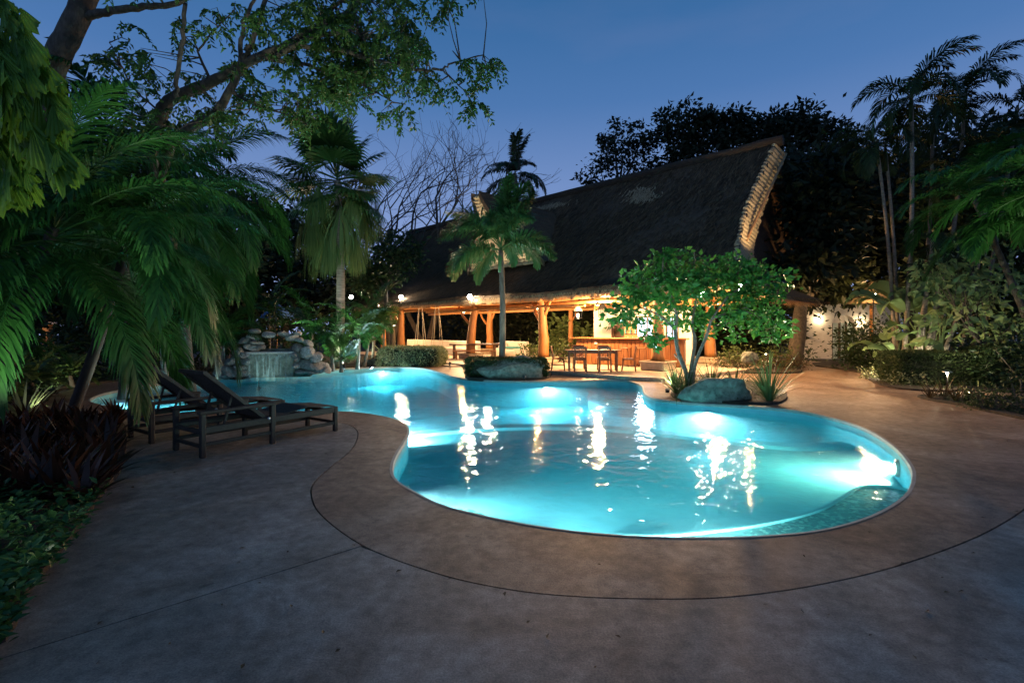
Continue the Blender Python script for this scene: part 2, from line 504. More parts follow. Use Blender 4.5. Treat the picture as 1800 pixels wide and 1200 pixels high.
# raised divider ledge between the deep pool and the near round basin
DIV = catmull([G(690, 762, -.37), G(718, 765, -.37), G(800, 757, -.37), G(900, 751, -.37), G(1000, 751, -.37), G(1100, 756, -.37), G(1200, 766, -.37),
               G(1290, 776, -.37), G(1370, 784, -.37), G(1450, 786, -.37), G(1530, 782, -.37), G(1610, 778, -.37)], 6)
div = DIV + list(reversed(side(DIV, .34)))
struct('pool_divider', MB().prism([div], DEEP - .05, -.37), M['plaster'])
near = [p for p in pool_range(idx[(1520, 752)], idx[(718, 758)])]
lobe = offset(near, OUT * .0)
struct('pool_floor', MB().prism([near + DIV[4:-4]], None, -.43), M['plaster'])

# mosaic bench along the near right edge
M['mosaic'], mn, mb_ = newmat('pebble_mosaic')
tcn = mn.nodes.new('ShaderNodeTexCoord'); vo = mn.nodes.new('ShaderNodeTexVoronoi'); vo.inputs['Scale'].default_value = 26
mn.links.new(tcn.outputs['Object'], vo.inputs['Vector'])
hs = mn.nodes.new('ShaderNodeSeparateColor'); mn.links.new(vo.outputs['Color'], hs.inputs[0])
rr = mn.nodes.new('ShaderNodeValToRGB'); rr.color_ramp.interpolation = 'CONSTANT'
e = rr.color_ramp.elements
e[0].color = (.035, .15, .13, 1); e[1].position = .8; e[1].color = (.30, .52, .44, 1)
for pz, c in ((.3, (.06, .24, .22, 1)), (.55, (.02, .09, .10, 1)), (.68, (.12, .36, .30, 1))):
    q = e.new(pz); q.color = c
mn.links.new(hs.outputs[0], rr.inputs[0]); mn.links.new(rr.outputs[0], mb_.inputs['Base Color'])
mb_.inputs['Roughness'].default_value = .4
outer = pool_range(idx[(1606, 842)], idx[(1050, 937)])
inner = catmull([G(1604, 866, -.36), G(1570, 858, -.36), G(1530, 856, -.36), G(1508, 862, -.36), G(1488, 874, -.36), G(1440, 900, -.36), G(1350, 923, -.36), G(1250, 937, -.36), G(1150, 945, -.36), G(1045, 941, -.36)], 5)
bench = outer + list(reversed(inner))
struct('pool_bench', MB().prism([bench], -.9, -.36), M['mosaic'])
rim = MB(); ir = side(inner, -.035)
rim.prism([inner + list(reversed(ir))], -.5, -.335)
struct('pool_bench_rim', rim, M['plaster'])
# small mosaic ledge at the near left, entry steps at the far right corner
o2 = pool_range(idx[(950, 925)], idx[(780, 888)])
i2 = catmull([G(772, 890, -.3), G(800, 893, -.3), G(832, 896, -.3), G(862, 909, -.3), G(900, 922, -.3), G(950, 930, -.3)], 5)
struct('pool_bench', MB().prism([o2 + i2], -1.2, -.3), M['mosaic'])
c0 = G(1132, 672)
for k, r in enumerate((1.7,)):
    arc = [c0 + Vector((r * math.cos(w), r * math.sin(w), 0)) for w in [R(a) for a in range(95, 300, 8)]]
    arc = [p for p in arc if inpoly(p, POOL)]
    if len(arc) > 3:
        struct('pool_step', MB().prism([arc + [c0 + Vector((.1, .1, 0))]], DEEP - .05, -.56 + k * .22), M['plaster'])

# water: one closed body, real absorption, rippled clear surface
wm, wn, wb = newmat('water'); wn.nodes.remove(wb)
wo_ = wn.nodes['Material Output']
tcn = wn.nodes.new('ShaderNodeTexCoord')
t1 = wn.nodes.new('ShaderNodeTexNoise'); t1.inputs['Scale'].default_value = 2.6; t1.inputs['Detail'].default_value = 3; t1.inputs['Roughness'].default_value = .55; t1.inputs['Distortion'].default_value = .4
t2 = wn.nodes.new('ShaderNodeTexNoise'); t2.inputs['Scale'].default_value = 11; t2.inputs['Detail'].default_value = 2
for t in (t1, t2): wn.links.new(tcn.outputs['Object'], t.inputs['Vector'])
b1 = wn.nodes.new('ShaderNodeBump'); b1.inputs['Strength'].default_value = 1; b1.inputs['Distance'].default_value = .021
b2 = wn.nodes.new('ShaderNodeBump'); b2.inputs['Strength'].default_value = 1; b2.inputs['Distance'].default_value = .0035
wn.links.new(t1.outputs[0], b1.inputs['Height']); wn.links.new(t2.outputs[0], b2.inputs['Height']); wn.links.new(b1.outputs[0], b2.inputs['Normal'])
fr = wn.nodes.new('ShaderNodeFresnel'); fr.inputs[0].default_value = 1.33
tp = wn.nodes.new('ShaderNodeBsdfTransparent'); gl_ = wn.nodes.new('ShaderNodeBsdfGlossy'); gl_.inputs['Roughness'].default_value = .035
mx = wn.nodes.new('ShaderNodeMixShader')
wn.links.new(b2.outputs[0], fr.inputs['Normal']); wn.links.new(b2.outputs[0], gl_.inputs['Normal'])
wn.links.new(fr.outputs[0], mx.inputs[0]); wn.links.new(tp.outputs[0], mx.inputs[1]); wn.links.new(gl_.outputs[0], mx.inputs[2])
wn.links.new(mx.outputs[0], wo_.inputs['Surface'])
va = wn.nodes.new('ShaderNodeVolumeAbsorption'); va.inputs['Color'].default_value = (.02, .85, .94, 1); va.inputs['Density'].default_value = .50
vsn = wn.nodes.new('ShaderNodeVolumeScatter'); vsn.inputs['Color'].default_value = (.45, .95, 1, 1); vsn.inputs['Density'].default_value = .16; vsn.inputs['Anisotropy'].default_value = .2
vad = wn.nodes.new('ShaderNodeAddShader'); wn.links.new(va.outputs[0], vad.inputs[0]); wn.links.new(vsn.outputs[0], vad.inputs[1])
wn.links.new(vad.outputs[0], wo_.inputs['Volume'])
struct('water', MB().prism([offset(POOL, OUT * .05)], DEEP - .4, WL, bottom=True), wm)

# pool lights: round steel niche lamps just under the water line on the walls
LENS = emis('pool_lens', (.85, .97, 1), 60)
def aim(o, d):
    o.rotation_euler = Vector(d).to_track_quat('-Z', 'Y').to_euler()
def lamp_area(parent, loc, d, power, col, size=.16, spread=160):
    L = bpy.data.lights.new('bulb', 'AREA'); L.shape = 'DISK'; L.size = size; L.energy = power; L.color = col; L.spread = R(spread)
    o = link('bulb', L, parent); o.location = loc; aim(o, d); return o
def lamp_point(parent, loc, power, col, r=.05):
    L = bpy.data.lights.new('bulb', 'POINT'); L.energy = power; L.color = col; L.shadow_soft_size = r
    o = link('bulb', L, parent); o.location = loc; return o
def lamp_spot(parent, loc, d, power, col, ang=70, r=.05, blend=.6):
    L = bpy.data.lights.new('bulb', 'SPOT'); L.energy = power; L.color = col; L.spot_size = R(ang); L.spot_blend = blend; L.shadow_soft_size = r
    o = link('bulb', L, parent); o.location = loc; aim(o, d); return o

def wall_near(p):
    i = min(range(n), key=lambda k: (POOL[k] - p).length)
    t = POOL[(i + 1) % n] - POOL[i - 1]
    return POOL[i], Vector((-t.y, t.x, 0)).normalized() * OUT
def pool_light(p, z, power, label, col=(.80, .95, 1), toward=None, spread=150):
    c, nn = wall_near(p)
    nn = nn if nn.length else nn
    root = thing('pool_light', label, 'pool light', (c.x, c.y, z), 0, 'round lights under the pool water')
    ring = MB().lathe((0, 0, 0), [(.075, 0), (.115, 0), (.115, .03), (.10, .045), (.08, .045)], 16, nn)
    obj('ring', ring, M['steel'], root)
    obj('lens', MB().lathe(nn * .01, [(.08, 0), (.075, .03), (.04, .042)], 16, nn), LENS, root)
    d = nn if toward is None else (toward - c).normalized()
    lamp_area(root, nn * .075, Vector((d.x, d.y, -.12)), power, col, .16, spread)
    return root
pool_light(G(672, 646), -.27, 440, 'glowing round pool light on the far left pool wall in front of the clipped hedge', (.7, .9, 1), None, 165)
pool_light(G(958, 669.5), -.27, 440, 'glowing round pool light below the foxtail palm planter', (.7, .9, 1))
pool_light(G(1250, 709.5), -.27, 400, 'glowing round pool light below the boulder and the small lit tree', (.75, .93, 1))
pool_light(G(1583, 790), -.25, 105, 'glowing round pool light at the right end of the round basin above the mosaic bench', (.95, 1, .70), G(1150, 765), 128)
pool_light(G(170, 698), -.30, 150, 'glowing round pool light in the narrow left tip of the pool', (.7, .92, 1), G(560, 690), 70)
pool_light(G(712, 742), -.3, 260, 'added unseen pool light on the bulge of the near wall facing the waterfall', (.7, .9, 1), G(800, 690))  # added out of view to even out the light in the far water
pool_light(G(575, 722), -.24, 230, 'added unseen pool light on the near wall below the foot ends of the loungers', (.7, .9, 1))  # unseen fill lamp, added to brighten the far pool evenly
pool_light(G(700, 846), -.24, 90, 'pool light low on the left wall of the round basin', (.75, .95, 1), G(1500, 860), 110)
pool_light(G(1330, 942), -.27, 150, 'added unseen pool light on the near wall of the round basin, right one', (.8, 1, .95))  # added out of sight so the round basin glows more evenly
pool_light(G(930, 922), -.27, 120, 'added unseen pool light on the near wall of the round basin, left one', (.75, .95, 1))  # second unseen lamp added to brighten the round basin

# ================================================================== PALAPA
E0 = Vector((5.4, 17.9, 0)); UX = Vector((-.713, .701, 0)); NX = Vector((.701, .713, 0))
def F(s, w, z=0.0):
    p = E0 + UX * s + NX * w
    return Vector((p.x, p.y, z))
PZ = .12
plat = [F(-1.6, -2.6), F(-.6, -3.0), F(2, -3.1), F(5, -3.1), F(12.5, -3.0), F(13.2, -2.2), F(22, -1.6), F(22, 10), F(-2.5, 10), F(-2.2, 2)]
struct('patio', MB().prism([plat], -.05, PZ), M['patio'])
struct('patio_step', MB().prism([[F(7.6, -3.1), F(7.8, -3.5), F(12.4, -3.45), F(12.5, -3.0)]], -.05, .06), M['patio'])

pal = thing('palapa', 'large open thatched pavilion with log posts and steep dark roof behind the pool', 'pavilion', F(8, 3))
# roof surfaces ------------------------------------------------------
EAVE_W, EAVE_Z, RID_W, RID_Z = -1.3, 3.22, 6.0, 9.55
def slope(t):               # t 0 at the eave, 1 at the ridge; concave like a thatch flare
    w = EAVE_W + (RID_W - EAVE_W) * t
    z = EAVE_Z + (RID_Z - EAVE_Z) * (.80 * t + .20 * t * t)
    return w, z
def s_right(t): return -3.3 + 1.0 * t + .42 * math.sin(math.pi * min(t, 1))
def s_left(t): return 21.5 + 4.0 * t
def roof_pt(s, t, lift=0.0, back=False):
    w, z = slope(t)
    if back: w = 2 * RID_W - w
    return F(s, w, z + lift)
NS, NT = 60, 16
def roof_shell(back):
    mb = MB(); o = 0
    for layer, lift in ((0, 0.0), (1, -.24)):
        for i in range(NT + 1):
            t = i / NT
            for k in range(NS + 1):
                s = s_right(t) + (s_left(t) - s_right(t)) * k / NS
                sag = .10 * noise.noise(Vector((s * .35, t * 3, 5 * back)))+ .05 * noise.noise(Vector((s * 1.3, t * 9, 2)))
                mb.v.append(tuple(roof_pt(s, t, lift + sag * (1 if layer == 0 else .3), back)))
    W_ = NS + 1; H = (NT + 1) * W_
    for i in range(NT):
        for k in range(NS):
            a = i * W_ + k
            mb.f.append((a, a + 1, a + W_ + 1, a + W_)); mb.f.append((H + a, H + a + W_, H + a + W_ + 1, H + a + 1))
    for i in range(NT):
        for k in (0, NS):
            a = i * W_ + k; mb.f.append((a, a + W_, H + a + W_, H + a))
    for k in range(NS):
        mb.f.append((k, k + 1, H + k + 1, H + k))
    return mb
obj('roof', roof_shell(False), M['thatch'], pal, True, True)
obj('roof', roof_shell(True), M['thatch'], pal, True, True)
# loose straw over the front slope
def straw_field(N, tlo, thi, slo, shi, ln, wd, lift, jit, rng):
    V = np.zeros((N, 4, 3)); F4 = np.arange(N * 4).reshape(N, 4)
    for i in range(N):
        t = rng.uniform(tlo, thi); s = rng.uniform(slo, shi)
        s = s_right(t) + (s_left(t) - s_right(t)) * s
        a = roof_pt(s, t, .02)
        b = roof_pt(s + rng.normal(0, jit), max(t - ln * rng.uniform(.6, 1.3) / 9.6, -.06), lift * rng.uniform(.2, 1.4))
        sd = UX * wd * rng.uniform(.5, 1.2)
        V[i] = [a - sd, a + sd, b + sd * .4, b - sd * .4]
    return npmesh('straw', V.reshape(-1, 3), F4)
rs = random.Random(3)
class _r:
    uniform = staticmethod(rs.uniform); normal = staticmethod(rs.gauss)
o = obj('straw', straw_field(24000, .01, 1.0, 0, 1, .46, .030, .12, .09, _r), M['straw'], pal, False, True); o['kind'] = 'stuff'
# eave fringe: thick hanging straw, lit from below
def fringe(N, sfun, wjit, z0, z1, out):
    V = np.zeros((N, 4, 3))
    for i in range(N):
        s = rs.uniform(*sfun); w = EAVE_W + rs.uniform(-.02, .45)
        zt = EAVE_Z + (w - EAVE_W) * .7 - .12
        a = F(s, w, zt); b = F(s + rs.gauss(0, .06), w - out * rs.uniform(.3, 1.2), zt - rs.uniform(z0, z1))
        sd = UX * .014
        V[i] = [a - sd, a + sd, b + sd * .5, b - sd * .5]
    return npmesh('fringe', V.reshape(-1, 3), np.arange(N * 4).reshape(N, 4))
o = obj('eave_fringe', fringe(9000, (-3.2, 21.3), .4, .12, .34, .10), M['paletch'], pal, False, True); o['kind'] = 'stuff'
# ridge roll
obj('ridge_cap', MB().tube([roof_pt(s_right(1) - .25 + (s_left(1) - s_right(1) + .4) * k / 30, 1, .05 + .06 * noise.noise(Vector((k * .7, 0, 0)))) for k in range(31)], .23, 8), M['ridge'], pal, True, True)
# lamplight on the roof near the ridge, painted as patches of paler straw
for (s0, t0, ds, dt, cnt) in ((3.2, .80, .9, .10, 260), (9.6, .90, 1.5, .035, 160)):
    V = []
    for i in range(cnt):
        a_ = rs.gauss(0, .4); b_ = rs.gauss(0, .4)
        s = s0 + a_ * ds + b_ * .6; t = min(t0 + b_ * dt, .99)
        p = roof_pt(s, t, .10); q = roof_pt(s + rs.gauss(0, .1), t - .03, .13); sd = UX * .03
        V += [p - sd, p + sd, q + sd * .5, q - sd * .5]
    obj('painted_lit_straw', npmesh('painted_lit_straw', [tuple(p) for p in V], np.arange(len(V)).reshape(-1, 4)), M['paletch'], pal, False, True)['kind'] = 'stuff'
# right gable: rows of tied thatch bundles up the rake, dark infill behind
bd = MB().box((0, 0, 0), (.95, .20, .20), bevel=.07).mesh('thatch_bundle', True)
bd.materials.append(M['bundle'])
def bundle_row(root, pts, xdir, thick=1.0):
    for p, tan in pts:
        x = Vector(xdir).normalized(); y = Vector(tan).normalized(); z = x.cross(y).normalized(); y = z.cross(x)
        o = link('thatch_bundle', bd, root)
        mt = Matrix((x, y, z)).transposed().to_4x4()
        o.matrix_local = Matrix.Translation(Vector(p) - root.location) @ mt @ Matrix.Rotation(rs.gauss(0, .05), 4, 'Z') @ Matrix.Diagonal((thick * rs.uniform(.92, 1.08), rs.uniform(.9, 1.15), 1, 1))
for k in range(34):
    t = .12 + .88 * k / 33
    p = roof_pt(s_right(t) - .05, t, -.30); p2 = roof_pt(s_right(t + .02), t + .02, -.30)
    bundle_row(pal, [(p - NX * -.18, p2 - p)], (NX * .85 - Vector((0, 0, .40)) - UX * .25))
gab = [roof_pt(s_right(t) + .55, t, -.35) for t in [i / 10 for i in range(1, 11)]] + [roof_pt(s_right(t) + .55, t, -.35, True) for t in [i / 10 for i in range(9, 0, -1)]]
g = MB(); g.v = [tuple(p) for p in gab]; g.f = [tuple(range(len(gab)))]
obj('gable_infill', g, M['thatch'], pal, False, True)
# small lower thatch canopy round the right end
sc_ = MB(); rows = []
for i in range(9):
    a = i / 8
    rows.append((F(-2.9, -1.2 + 5.5 * a, 3.15), F(-4.3 + .4 * math.sin(a * 3), -1.6 + 6.2 * a, 2.62)))
sc_.strip(rows); sc_.strip([(l + Vector((0, 0, .2)), r + Vector((0, 0, .12))) for l, r in rows])
obj('side_canopy', sc_, M['thatch'], pal, False, True)
V = []
for i in range(1400):
    a = rs.random(); base = F(-3.8 - rs.random() * .5 + .4 * math.sin(a * 3), -1.6 + 6.2 * a, 2.68 + .1 * rs.random())
    tip = base - UX * -rs.uniform(.1, .4) * -1 + Vector((0, 0, -rs.uniform(.1, .3))); sd = NX * .014
    V += [base - sd, base + sd, tip + sd * .4, tip - sd * .4]
obj('side_fringe', npmesh('side_fringe', [tuple(p) for p in V], np.arange(len(V)).reshape(-1, 4)), M['paletch'], pal, False, True)['kind'] = 'stuff'
# projecting pointed gable on the front, pale bundles in rows
peak = F(8.5, -1.55, 8.05)
bl, br = F(11.0, .35, 4.75), F(6.1, .35, 4.75)
def lerp(a, b, t): return a + (b - a) * t
def flare(a, t):                     # concave rake
    c0_ = (bl + br) / 2; c = lerp(c0_, peak, t)
    return c + (a - c0_) * max(1 - t, 0) ** 1.75 + (a - c0_).normalized() * .16
rows = [(flare(bl, i / 12), flare(br, i / 12)) for i in range(13)]
obj('gable_face', MB().strip([(l + NX * .25, r + NX * .25) for l, r in rows]), M['thatch'], pal, False, True)
back_pk = F(8.5, 4.3, 8.05)
for sgn, base in ((1, bl), (-1, br)):
    bb = base + NX * 3.0 + UX * .0
    rr_ = []
    for i in range(13):
        t = i / 12
        f0 = flare(base, t) + UX * (.12 * sgn); b0 = lerp(bb, back_pk, t)
        rr_.append((f0 + Vector((0, 0, .05)), b0 + Vector((0, 0, .05))))
    obj('gable_roof', MB().strip(rr_).strip([(l - Vector((0, 0, .3)), r - Vector((0, 0, .3))) for l, r in rr_]).strip([(l, l - Vector((0, 0, .3))) for l, r in rr_]), M['thatch'], pal, False, True)
NB = 22
for k in range(NB):
    t = (k + .3) / NB * .97
    l, r = flare(bl, t), flare(br, t); wdt = (r - l).length
    cnt = max(1, round(wdt / .95)); up = flare(bl, min(t + .03, 1)) + flare(br, min(t + .03, 1)) - l - r
    for j in range(cnt):
        c = lerp(l, r, (j + .5 + (.12 if k % 2 else -.12)) / cnt)
        bundle_row(pal, [(c, up)], r - l + Vector((0, 0, rs.gauss(0, .05))), max(wdt / cnt / .95, .35))

# log posts with forked braces on stone bases
def log_post(s, w, zb, zt, r, label, lean=(0, 0), fork=((1, .55), (-1, .55)), base=True):
    c = F(s, w)
    root = thing('log_post', label, 'post', (c.x, c.y, PZ), 0, 'log posts holding up the thatched pavilion')
    z0 = zb - PZ
    if base:
        b = MB().box((0, 0, z0 / 2), (.95, .95, z0), R(-45), bevel=.04); b.box((0, 0, z0 + .01 - .05), (1.03, 1.03, .08), R(-45), bevel=.03)
        obj('stone_base', b, M['stone'], root)
    pts, rad = [], []
    H = zt - PZ
    for i in range(12):
        t = i / 11; z = z0 - .02 + (H - z0) * t
        pts.append(Vector((lean[0] * t * t + .06 * noise.noise(Vector((s, w, z))), lean[1] * t, z)))
        rad.append(r * (1.22 - .34 * t + .10 * noise.noise(Vector((s * 3, z * 1.7, w))) + (.25 if i == 0 else 0) * .4))
    mb = MB().tube(pts, rad, 12)
    obj('trunk', mb, M['wood'], root, True)
    for sg, f in fork:
        i = 6 + (1 if sg > 0 else 0); p = pts[i]; d = -UX * sg
        q = p + d * f + Vector((0, 0, .55)); e_ = q + d * f * .55 + Vector((0, 0, H - q.z + .05))
        obj('brace', MB().tube([p, (p + q) / 2 + Vector((0, 0, -.05)), q, e_], [r * .42, r * .38, r * .33, r * .28], 8), M['wood'], root, True)
    return root
log_post(0, 0, .47, 3.05, .20, 'thick log post on a stone block beside the bar counter', fork=((-1, .5),))
log_post(5.6, 0, .40, 3.1, .20, 'forked log post between the dining set and the foxtail palm', (-.12, 0), ((1, .35), (-1, .45)))
log_post(10.6, 0, .40, 3.05, .20, 'leaning forked log post left of the foxtail palm trunk', (.28, 0), ((-1, .8),))
log_post(17.2, 0, .40, 3.05, .20, 'leftmost log post of the pavilion above the clipped hedge', fork=((-1, .6),))
log_post(14.4, 4.9, .40, 3.05, .20, 'log post standing further back beside the round sofa', fork=((-1, .7), (1, .4)))
log_post(.2, 5.2, .40, 3.05, .21, 'log post at the back right seen under the small lit tree', fork=((1, .5),))
log_post(8.2, 5.4, .30, 3.05, .13, 'thin dark log post at the back between two thicker posts', fork=((1, .4),), base=False)
log_post(21.0, 1.0, .30, 3.05, .16, 'log post hidden among small palms at the left end of the pavilion', fork=((1, .4),), base=False)
# purlins, eave poles and rafters
for (w, z, r, s0, s1) in ((-1.15, 3.0, .07, -3.2, 21.4), (-.72, 3.22, .055, -3.1, 21.4), (-.05, 3.0, .12, -2.6, 21.3), (.22, 2.78, .085, -1.5, 21.0),
                          (1.6, 3.9, .09, -2.2, 21.5), (3.2, 5.2, .09, -2.0, 21.5), (5.0, 3.0, .12, -2.0, 21.0), (4.8, 2.76, .08, -1.5, 21), (7.0, 3.0, .12, -2, 21), (-.4, 2.62, .05, 3, 14)):
    pts = [F(s0 + (s1 - s0) * k / 14, w + .07 * noise.noise(Vector((k * .8, w, 1))), z + .08 * noise.noise(Vector((k * .9, w, 7)))) for k in range(15)]
    obj('purlin', MB().tube(pts, [r * (1 + .18 * noise.noise(Vector((k, w, 3)))) for k in range(15)], 8), M['beamwood'], pal, True, True)
s = -2.7
while s < 21.2:
    a, b = roof_pt(s, 0.0, -.38), roof_pt(s + .1, .97, -.42)
    m_ = [lerp(a, b, q) for q in (0, .33, .66, 1)]
    for i, q in enumerate((0, .33, .66, 1)):
        m_[i] = roof_pt(s + rs.gauss(0, .04), q * .97, -.40)
    obj('rafter', MB().tube(m_, [.06, .055, .05, .045], 6), M['beamwood'], pal, True, True)
    s += .95
for s in (0, 5.6, 10.6, 14.4, 17.2):
    obj('tie_beam', MB().tube([F(s, -.4, 2.93), F(s + .1, 2.3, 3.0), F(s, 5.3, 2.9)], .10, 8), M['beamwood'], pal, True, True)

# floodlights on the posts
WARM = (1.0, .56, .24)
FLOOD = emis('flood_lens', (1, .93, .82), 260)
def flood(p, label, power, col=(1, .72, .42), r=.10):
    root = thing('floodlight', label, 'floodlight', p, 0, 'small floodlights fixed to the pavilion posts')
    d = (Vector((0, 0, 1.6)) - Vector(p)); d.z = 0; d.normalize()
    obj('housing', MB().lathe(-d * .16, [(.05, 0), (.085, .03), (.095, .15), (.10, .165)], 12, d), M['metal'], root)
    obj('bracket', MB().box(-d * .12 + Vector((0, 0, -.12)), (.03, .03, .24)), M['metal'], root)
    obj('lens', MB().lathe(d * .008, [(.12, 0), (.11, .025), (.06, .045)], 12, d), FLOOD, root)
    obj('arm', MB().tube([-d * .10, -d * 1.5 + Vector((0, 0, -.1))], .018, 6), M['metal'], root)
    lamp_spot(root, d * .12, d + Vector((0, 0, -.18)), power * 3.0, col, 150, r, .4)
    return root
def on(s, w, z): 
    c = F(s, w); d = -Vector((c.x, c.y, 0)).normalized()
    return Vector((c.x, c.y, z)) + d * .42
flood(P(705, 522, 28.0), 'leftmost bright floodlight on top of the post above the hedge', 110)
flood(P(826, 522, 23.3), 'brightest floodlight on the leaning post left of the foxtail palm', 170)
flood(P(857, 541, 29.6), 'small bright floodlight on the back post above the long table', 110)
flood(P(1237, 517, 15.7), 'floodlight shining through the crown of the small lit tree', 130)
flood(P(1300, 506, 14.9), 'floodlight hidden behind the right side of the small lit tree crown', 110)
flood(P(617, 522, 29.5), 'floodlight half hidden by small palms at the left end of the pavilion', 80)
# lamps lighting the inside of the roof
def downlight(s, w, z, power, label):
    c = F(s, w, z)
    root = thing('roof_lamp', label, 'ceiling lamp', c, 0, 'small lamps under the pavilion beams')
    obj('shade', MB().lathe((0, 0, 0), [(.03, .12), (.05, .1), (.10, 0), (.095, 0)], 12), M['metal'], root)
    obj('lens', MB().lathe((0, 0, -.02), [(.05, 0), (.05, .03)], 10), emis('warm_bulb', (1, .7, .4), 40), root)
    lamp_point(root, (0, 0, -.10), power * 6.0, WARM, .08)
for s, w, pw, lb in ((2.6, -.1, 300, 'small warm lamp under the beams above the dining set'), (6.6, .8, 150, 'small warm lamp under the beams behind the foxtail palm'),
                     (12.6, 1.2, 170, 'small warm lamp under the beams above the sunken bench'), (18.6, 1.0, 120, 'small warm lamp under the beams at the left end'),
                     (-3.5, -.6, 55, 'small warm lamp under the low side canopy at the right end'), (-1.2, 2.4, 200, 'small warm lamp under the beams at the right end behind the bar')):
    downlight(s, w, 2.62, pw, lb)
# ================================================================== BAR AND PATIO FURNITURE
BA = Vector((2.75, 21.3, PZ)); BX = Vector((.857, -.515, 0)); BN = Vector((.515, .857, 0))   # along the counter, away from it
brz = math.atan2(BX.y, BX.x)
bar = thing('bar_counter', 'long reddish wooden plank bar counter under the thatch behind the dining set', 'bar', BA, brz)
obj('counter_top', MB().box((2.3, .22, 1.13), (4.9, .72, .06), bevel=.02), M['barwood'], bar)
obj('core', MB().box((2.35, .3, .55), (4.5, .5, 1.08)), M['doorwood'], bar)
pm = MB().box((0, 0, .55), (.165, .04, 1.06), bevel=.012).mesh('plank'); pm.materials.append(M['barwood'])
for k in range(26):
    p = link('plank', pm, bar); p.location = (.17 + .176 * k, .03 + rs.uniform(-.006, .006), 0)
for x in (1.0, 3.35):
    obj('socket_plate', MB().box((x, -.005, .92), (.12, .03, .09), bevel=.01), M['white'], bar)
def bar_pt(x, y, z=0): return BA + BX * x + BN * y + Vector((0, 0, z))
def stool(x, label):
    root = thing('bar_stool', label, 'stool', bar_pt(x, -.45), brz, 'wooden stools at the bar')
    obj('seat', MB().box((0, 0, .75), (.36, .34, .045), bevel=.02), M['chairwood'], root)
    for sx_ in (-1, 1):
        for sy in (-1, 1):
            obj('leg', MB().tube([(sx_ * .17, sy * .16, 0), (sx_ * .14, sy * .13, .74)], .02, 6), M['chairwood'], root)
    for sy in (-1, 1):
        obj('stretcher', MB().bar((-.16, sy * .15, .28), (.16, sy * .15, .28), .022), M['chairwood'], root)
    for sx_ in (-1, 1):
        obj('stretcher', MB().bar((sx_ * .16, -.15, .36), (sx_ * .16, .15, .36), .022), M['chairwood'], root)
stool(2.45, 'wooden bar stool at the counter nearer the dining table')
stool(3.1, 'wooden bar stool at the counter nearer the log post')
# kitchen wall block behind the bar
kw = thing('bar_building', 'white rendered bar room wall with a dark doorway and lit hatch behind the counter', 'building', bar_pt(0.0, 2.3), brz)
H = 2.45
def wallp(x0, x1, z0, z1, nm='wall', m='white', y=0.0, th=.2):
    return obj(nm, MB().box(((x0 + x1) / 2, y + th / 2, (z0 + z1) / 2), (x1 - x0, th, z1 - z0)), M[m], kw)
wallp(0, .95, 0, H); wallp(.95, 1.75, 2.0, H); wallp(1.75, 2.05, 0, H)
wallp(2.05, 3.05, 0, 1.15); wallp(2.05, 3.05, 2.1, H); wallp(3.05, 3.4, 0, H)
wallp(3.4, 3.95, 0, 1.0); wallp(3.4, 3.95, 2.1, H); wallp(3.95, 4.5, 0, H)
obj('door', MB().box((1.35, .16, 1.0), (.78, .06, 1.98), bevel=.01), M['doorwood'], kw)
obj('door_frame', MB().box((.93, -.01, 1.02), (.06, .1, 2.04)).box((1.77, -.01, 1.02), (.06, .1, 2.04)).box((1.35, -.01, 2.03), (.78, .1, .05)), M['doorwood'], kw)
obj('panelling', MB().box((2.25, .06, 2.75), (4.5, .06, .6)), M['beamwood'], kw)
cool = emis('lit_hatch', (.62, .80, 1), 3.2)
for x0, x1, z0, z1 in ((2.05, 3.05, 1.15, 2.1), (3.4, 3.95, 1.0, 2.1)):
    w_ = obj('window', MB().box(((x0 + x1) / 2, .19, (z0 + z1) / 2), (x1 - x0, .02, z1 - z0)), cool, kw)
    fm = MB()
    fm.box((x0 + .03, .05, (z0 + z1) / 2), (.06, .12, z1 - z0)).box((x1 - .03, .05, (z0 + z1) / 2), (.06, .12, z1 - z0))
    fm.box(((x0 + x1) / 2, .05, z1 - .03), (x1 - x0 - .12, .12, .06)).box(((x0 + x1) / 2, .05, z0 + .03), (x1 - x0 - .12, .12, .06))
    fm.box(((x0 + x1) / 2, .06, (z0 + z1) / 2), (.05, .08, z1 - z0 - .12))
    obj('frame', fm, M['doorwood'], w_)
lamp_area(kw, (2.55, -.06, 1.65), -BN.cross(Vector((0, 0, 1))).cross(Vector((0, 0, 1))) * 0 + Vector((0, -1, 0)), 120, (.68, .85, 1), .9, 170)
sh = thing('shelf_unit', 'small wooden cabinet beside the bar room door', 'cabinet', bar_pt(1.98, 1.95), brz)
obj('body', MB().box((0, 0, .85), (.62, .36, 1.7), bevel=.01), M['beamwood'], sh)
for z in (.5, .9, 1.3): obj('shelf', MB().box((0, -.19, z), (.56, .04, .03)), M['doorwood'], sh)
for k in range(5): obj('bottle', MB().lathe((-.22 + .11 * k, -.26, 1.32 - (.4 if k % 2 else 0)), [(.03, 0), (.035, .02), (.035, .16), (.012, .22), (.012, .28)], 8), M['white'] if k % 2 else M['teal'], sh)
